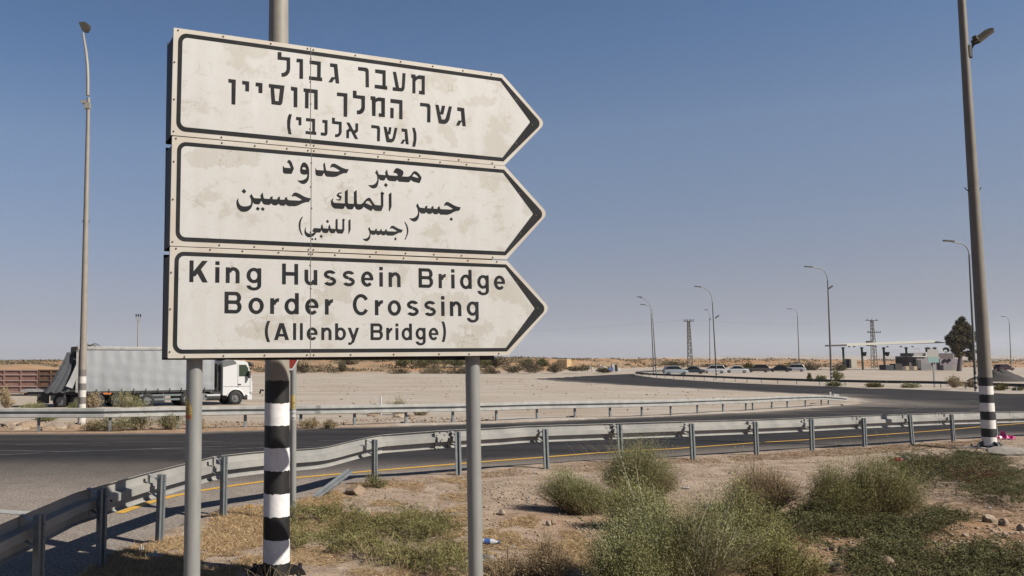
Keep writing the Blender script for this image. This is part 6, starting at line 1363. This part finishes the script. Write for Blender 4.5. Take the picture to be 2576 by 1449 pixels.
# ---------------------------------------------------------------- vegetation across the road and on the horizon
def fbush(label, px, pyb, wpx, hpx, mat, seed, Y=None, nl=3000, name='shrub', cat='shrub', up=.3, lobes=4):
    if Y is None: p = G(px, pyb); 
    else: p = W(px, pyb, Y)
    z = float(tz([p.x], [p.y])[0]) if Y is None else p.z
    rx = wpx / F * p.y / 2; h = hpx / F * p.y; s = p.y / F
    return bush(name, label, (p.x, p.y, z), rx, rx * .8, h, 140, nl, max(.03, s * 2.4), max(.008, s * .75), mat, seed, cat, None, twig=True, upright=up, tmat=m_twig, lobes=lobes)
VG = leafmat('verge_shrub_leaf', (.22, .17, .08), (.30, .30, .13), (.50, .48, .27))
VG2 = leafmat('verge_dry_leaf', (.32, .23, .12), (.48, .37, .21), (.64, .53, .34))
for i, (px, pyb, w_, h_, m_, lab) in enumerate([
    (282, 1086, 130, 50, VG, 'green verge shrub right of the left lamp pole behind the middle rail'), (350, 1084, 110, 60, VG, 'verge shrub under the truck trailer, tallest behind the middle rail'), (425, 1083, 110, 50, VG, 'verge shrub just left of the left signpost'),
    (500, 1082, 60, 36, VG2, 'small verge shrub right of the left signpost'), (235, 1085, 70, 32, VG2, 'dry tuft at the foot of the left lamp pole'), (110, 1062, 60, 26, VG, 'green tuft below the flatbed trailer'),
    (178, 1042, 50, 40, VG, 'upright tuft growing before the flatbed wheel'), (20, 1030, 60, 62, VG2, 'dry bush cut by the left edge before the red container'), (230, 1030, 70, 48, VG2, 'dry weeds in front of the rear trailer wheels'),
    (330, 1032, 130, 52, VG, 'spreading green shrub hiding the trailer underside'), (90, 1038, 80, 26, VG, 'low green weeds left of the upright tuft'),
    (782, 1078, 60, 34, VG2, 'bare dry bush behind the middle rail right of the striped pole'), (825, 1078, 60, 28, VG2, 'pale dry tuft beside the bare dry bush'), (995, 1046, 95, 52, VG, 'round green bush standing on the sand lot beyond the rail'),
    (940, 1045, 50, 30, VG, 'small green bush attached left of the round one on the sand lot'), (1060, 1047, 50, 16, VG2, 'low dry tuft right of the round green bush')]):
    fbush(lab, px, pyb, w_, h_, m_, 100 + i, nl=3600)
# marker post and pale rubble under the round bush
p = G(958, 1046); o = MB().cyl((0, 0, 0), (0, 0, .95), .045, n=8).build('marker_post', m_white, None); o.location = p; tag(o, 'short white marker post in front of the green bush on the sand lot', 'post')
for i, (x, y, r_) in enumerate([(940, 1048, .35), (1005, 1052, .5), (1035, 1050, .35), (30, 1075, .5), (75, 1078, .6), (150, 1080, .5), (180, 1080, .45), (50, 1083, .4), (120, 1084, .45), (1440, 1052, .30), (1458, 1050, .22), (1940, 1024, .22), (2048, 1018, .3), (2065, 1012, .28), (2120, 1020, .2)]):
    p = G(x, y); o = MB().rock((0, 0, 0), (r_, r_ * .6, r_ * .5), 200 + i, 2, .7).build('rock', m_stone if i % 2 else m_stone2, None); o.location = p + Vector((0, 0, r_ * .1)); o.rotation_euler.z = i
    STL = ['left one of the pale slabs under the green bush on the sand lot', 'middle pale slab under the green bush on the sand lot', 'right pale slab under the green bush on the sand lot', 'dirt-covered stone on the verge, nearest the left picture edge', 'big dirt-covered stone on the verge, second from the left edge', 'verge stone just left of the left lamp pole', 'verge stone touching the left lamp pole foot', 'low verge stone in front between the first two', 'low verge stone before the one beside the lamp pole', 'pale stone under the middle rail, left of a smaller twin', 'smaller pale stone under the middle rail', 'stone under the middle rail below the far lamp', 'large tilted stone under the bent tip of the middle rail', 'round stone beside the tilted one at the rail tip', 'stone beyond the very end of the middle rail']
    tag(o, STL[i], 'rock')
    if False: tag(o, ['broken pale slab under the green bush on the sand lot', 'dirt-covered stone heap on the verge by the left lamp pole', 'stone at the base of the middle rail'][0 if x in (940, 1005, 1035) else (1 if x < 200 else 2)], 'rock', ['slabs under the green bush', 'verge stones', 'stones along the middle rail'][0 if x in (940, 1005, 1035) else (1 if x < 200 else 2)])
TG = leafmat('acacia_leaf', (.09, .085, .03), (.16, .165, .06), (.30, .28, .12))
FO = leafmat('horizon_scrub_leaf', (.14, .105, .06), (.20, .16, .09), (.30, .24, .15)); OL = leafmat('olive_broom_leaf', (.12, .10, .025), (.20, .165, .04), (.28, .23, .08))
YH = 175
hz = [(880, 918, 70, 14, FO, 'thin scrub on the berm left of the acacias'), (1010, 925, 60, 27, TG, 'leftmost green acacia of the clump beyond the sand lot'), (1050, 930, 70, 36, TG, 'second acacia of the clump, round and bright green'), (1100, 925, 80, 32, TG, 'acacia in the middle of the clump behind the signpost'),
      (1150, 924, 60, 32, TG, 'darker acacia just left of the right signpost'), (1218, 925, 60, 33, TG, 'dark acacia just right of the right signpost'), (1250, 925, 50, 26, FO, 'brownish acacia right of the dark one'), (1290, 938, 70, 26, FO, 'grey-brown scrub bush at the edge of the sand lot'),
      (1345, 938, 70, 28, FO, 'scrub bush second right of the signpost on the lot edge'), (1395, 938, 60, 24, FO, 'scrub bush left of the tan shed'), (1320, 925, 40, 20, TG, 'small dark bush behind the lot-edge scrub'), (1370, 922, 45, 16, TG, 'small dark bush further right behind the lot-edge scrub'),
      (1090, 945, 90, 22, FO, 'low scrub in front of the acacia clump'), (1160, 945, 70, 20, FO, 'low scrub left of the right signpost foot line'), (1010, 944, 60, 16, FO, 'low grey scrub left of the acacias'), (1235, 944, 60, 20, FO, 'low scrub between signpost and lot edge'),
      (856, 936, 32, 20, FO, 'dark lone bush on the orange berm'), (744, 934, 28, 14, FO, 'small bush at the foot of the lone palm'), (765, 938, 26, 22, FO, 'spiky bush right of the lone palm'),
      (1455, 934, 60, 13, FO, 'brown scrub right of the tan shed'), (1525, 938, 50, 12, FO, 'brown scrub near the rail tip'), (1700, 920, 90, 10, FO, 'faint scrub behind the silver car')]
for i, (px, pyb, w_, h_, m_, lab) in enumerate(hz): fbush(lab, px, pyb, w_ * 1.15, h_ * 1.35, m_, 140 + i, Y=YH if pyb > 930 else 200, nl=2600)
for i, (px, pyb, w_, h_, m_, lab, Y) in enumerate([(1882, 930, 34, 22, OL, 'yellow-olive broom bush between the white saloon and the crossover', 205), (1995, 932, 60, 24, OL, 'olive scrub behind the black and white cars', 215), (2040, 934, 60, 26, FO, 'brown scrub mound right of the parked row', 210), (2115, 934, 40, 20, FO, 'dark brown scrub by the left canopy column', 205),
    (1800, 925, 60, 12, FO, 'brown scrub behind the minivan', 215), (2105, 958, 42, 30, VG, 'green bush left of the striped lamp pole by the far rail', 120), (2060, 960, 34, 16, VG, 'small green bush further left by the far rail', 120), (2040, 960, 16, 22, VG, 'tiny upright bush by the far rail', 120),
    (2395, 975, 60, 34, VG2, 'wispy tan bush behind the far rail left of the lamp poles', 88), (2440, 975, 50, 22, VG2, 'dry tuft behind the far rail beside the striped pole', 88), (2100, 972, 60, 12, VG, 'green weeds at the foot of the far rail', 98), (2200, 975, 46, 12, OL, 'olive weeds along the far rail left part', 96),
    (2295, 977, 70, 13, VG, 'green weeds along the far rail below the canopy', 95), (2510, 982, 50, 18, OL, 'olive tuft below the far rail at the right edge', 86), (2560, 984, 36, 16, VG, 'dark tuft at the very right below the far rail', 86), (2300, 918, 50, 28, FO, 'dark scrub beyond the canopy left of the hut', 235)]):
    fbush(lab, px, pyb, w_, h_, m_, 170 + i, Y=Y, nl=2200)
# tree beside the checkpoint
tp_ = W(2412, 932, 200); tzb = fz(200); s_ = 200 / F
tr = thing('dark_tree', 'tall dark-leaved tree with a drooping right side beside the checkpoint buildings', 'tree', (tp_.x, 200, tzb))
def TP(px, py, dy=0): p = W(px, py, 200 + dy); return p - Vector((tp_.x, 200, tzb))
tk = MB(); tk.tube([TP(2413, 934), TP(2415, 905), TP(2419, 880), TP(2412, 850)], [.55, .42, .32, .2], 8)
for q in ((2395, 860), (2436, 862), (2430, 838), (2402, 838), (2440, 890)): tk.tube([TP(2417, 890), TP((2417 + q[0]) / 2, (885 + q[1]) / 2 - 3), TP(*q)], [.22, .15, .07], 6)
tk.build('trunk', m_hutd, tr)
rng = np.random.default_rng(5); Pn, Tn = [], []
for px, py, r_ in [(2420, 803, 7), (2415, 812, 9), (2425, 817, 10), (2408, 824, 9), (2436, 826, 9), (2418, 832, 12), (2400, 838, 9), (2432, 842, 12), (2445, 838, 7), (2392, 850, 11), (2410, 852, 14), (2428, 858, 12), (2444, 856, 8), (2387, 862, 7), (2402, 868, 11), (2418, 872, 10), (2442, 871, 8), (2447, 884, 7), (2436, 890, 9), (2443, 901, 6), (2404, 882, 8), (2412, 892, 8), (2421, 888, 6), (2398, 880, 5), (2384, 853, 5), (2450, 848, 5)]:
    m = int(r_ ** 2 * 9); c = np.array(TP(px, py)); v = rng.normal(0, 1, (m, 3)); v /= np.linalg.norm(v, axis=1)[:, None]; rr_ = rng.uniform(.1, 1.15, m)[:, None] ** .55
    Pn.append(c + v * rr_ * r_ * s_ * [1.05, 1.2, .95]); Tn.append(np.clip(rng.normal(.45, .25, m) + rng.normal(0, .16), 0, 1))
P = np.concatenate(Pn); ti = np.concatenate(Tn); V = leaves_mesh(P, np.tile([0, 0, -.6], (len(P), 1)), .34, .085, rng, .8); bigmesh('crown', V, np.arange(len(P) * 3).reshape(-1, 3), TREEL, np.repeat(ti, 3), tr)
# lone palm on the berm and palm behind the truck
def palm(label, px, pyb, pyt, Y, fr, seed):
    b_ = W(px, pyb, Y); top = W(px, pyt, Y); t = thing('palm_tree', label, 'palm', tuple(b_)); h = top.z - b_.z; MB().tube([(0, 0, 0), (.05, 0, h * .5), (0, 0, h)], [.22, .16, .14], 8).build('trunk', m_hutd, t)
    q = random.Random(seed)
    for i in range(16):
        a = i * 2.4; e = q.uniform(.0, .9); L = fr * q.uniform(.8, 1.1); mb = MB(); pts_ = [Vector((math.cos(a) * L * s, math.sin(a) * L * s, h + L * (e * s - .9 * s * s))) for s in (0, .33, .66, 1)]; sd_2 = Vector((-math.sin(a), math.cos(a), 0)) * .22 * fr / 1.5
        for p0_, p1_ in zip(pts_, pts_[1:]):
            for k in range(4):
                b0_ = p0_.lerp(p1_, k / 4)
                for sg_ in (-1, 1): mb.add([b0_, p0_.lerp(p1_, (k + .6) / 4), b0_ + sd_2 * sg_ + Vector((0, 0, -.12)) + (p1_ - p0_) * .4], [(0, 1, 2)])
        mb.build('frond', TG, t)
palm('small lone palm silhouette on the berm right of the striped pole', 744, 930, 911, 170, 1.3, 3)
palm('palm crown peeking above the trailer roof beside the left lamp pole', 226, 910, 868, 120, 1.6, 4)
# horizon scrub carpet on the berms
rng = np.random.default_rng(9); n = 26000; ang2 = rng.uniform(-.42, .88, n); Yv = 178 + 190 * rng.uniform(0, 1, n) ** 1.3; Xv = ang2 * Yv; bz_, btv = berm(Xv, Yv)
ok = (hashn(Xv, Yv, 9, 31) + .4 * hashn(Xv, Yv, 2.5, 32) > .72) & (btv > .05) & (Yv < 330); Xv, Yv = Xv[ok], Yv[ok]; m = len(Xv); Pq = np.repeat(np.stack([Xv, Yv, tz(Xv, Yv)], 1), 5, 0); Pq += rng.normal(0, 1, Pq.shape) * [.5, .5, .12]; Pq[:, 2] += .12
o = bigmesh('scrub', leaves_mesh(Pq, np.tile([0, 0, 1.0], (len(Pq), 1)), .42, .16, rng, .7), np.arange(len(Pq) * 3).reshape(-1, 3), FO, np.repeat(rng.uniform(0, 1, len(Pq)), 3)); tag(o, 'low grey-brown desert scrub covering the orange land towards the horizon', 'scrub', kind='stuff')

# ---------------------------------------------------------------- dusty air
hm_ = bpy.data.materials.new('dusty_air'); hm_.use_nodes = True; nh = hm_.node_tree; nh.nodes.clear(); oo = nh.nodes.new('ShaderNodeOutputMaterial'); pv = nh.nodes.new('ShaderNodeVolumePrincipled')
pv.inputs['Color'].default_value = (.80, .84, .92, 1); pv.inputs['Density'].default_value = .00008; pv.inputs['Anisotropy'].default_value = .1; nh.links.new(pv.outputs[0], oo.inputs['Volume'])
hz_ = MB().box((0, 0, 0), (1, 1, 1)); hz_ = hz_.build('haze', hm_, None); hz_.location = (2500, 6400, 155); hz_.scale = (27000, 13600, 370); tag(hz_, 'thin pale dusty air over the whole plain', 'haze', kind='stuff')
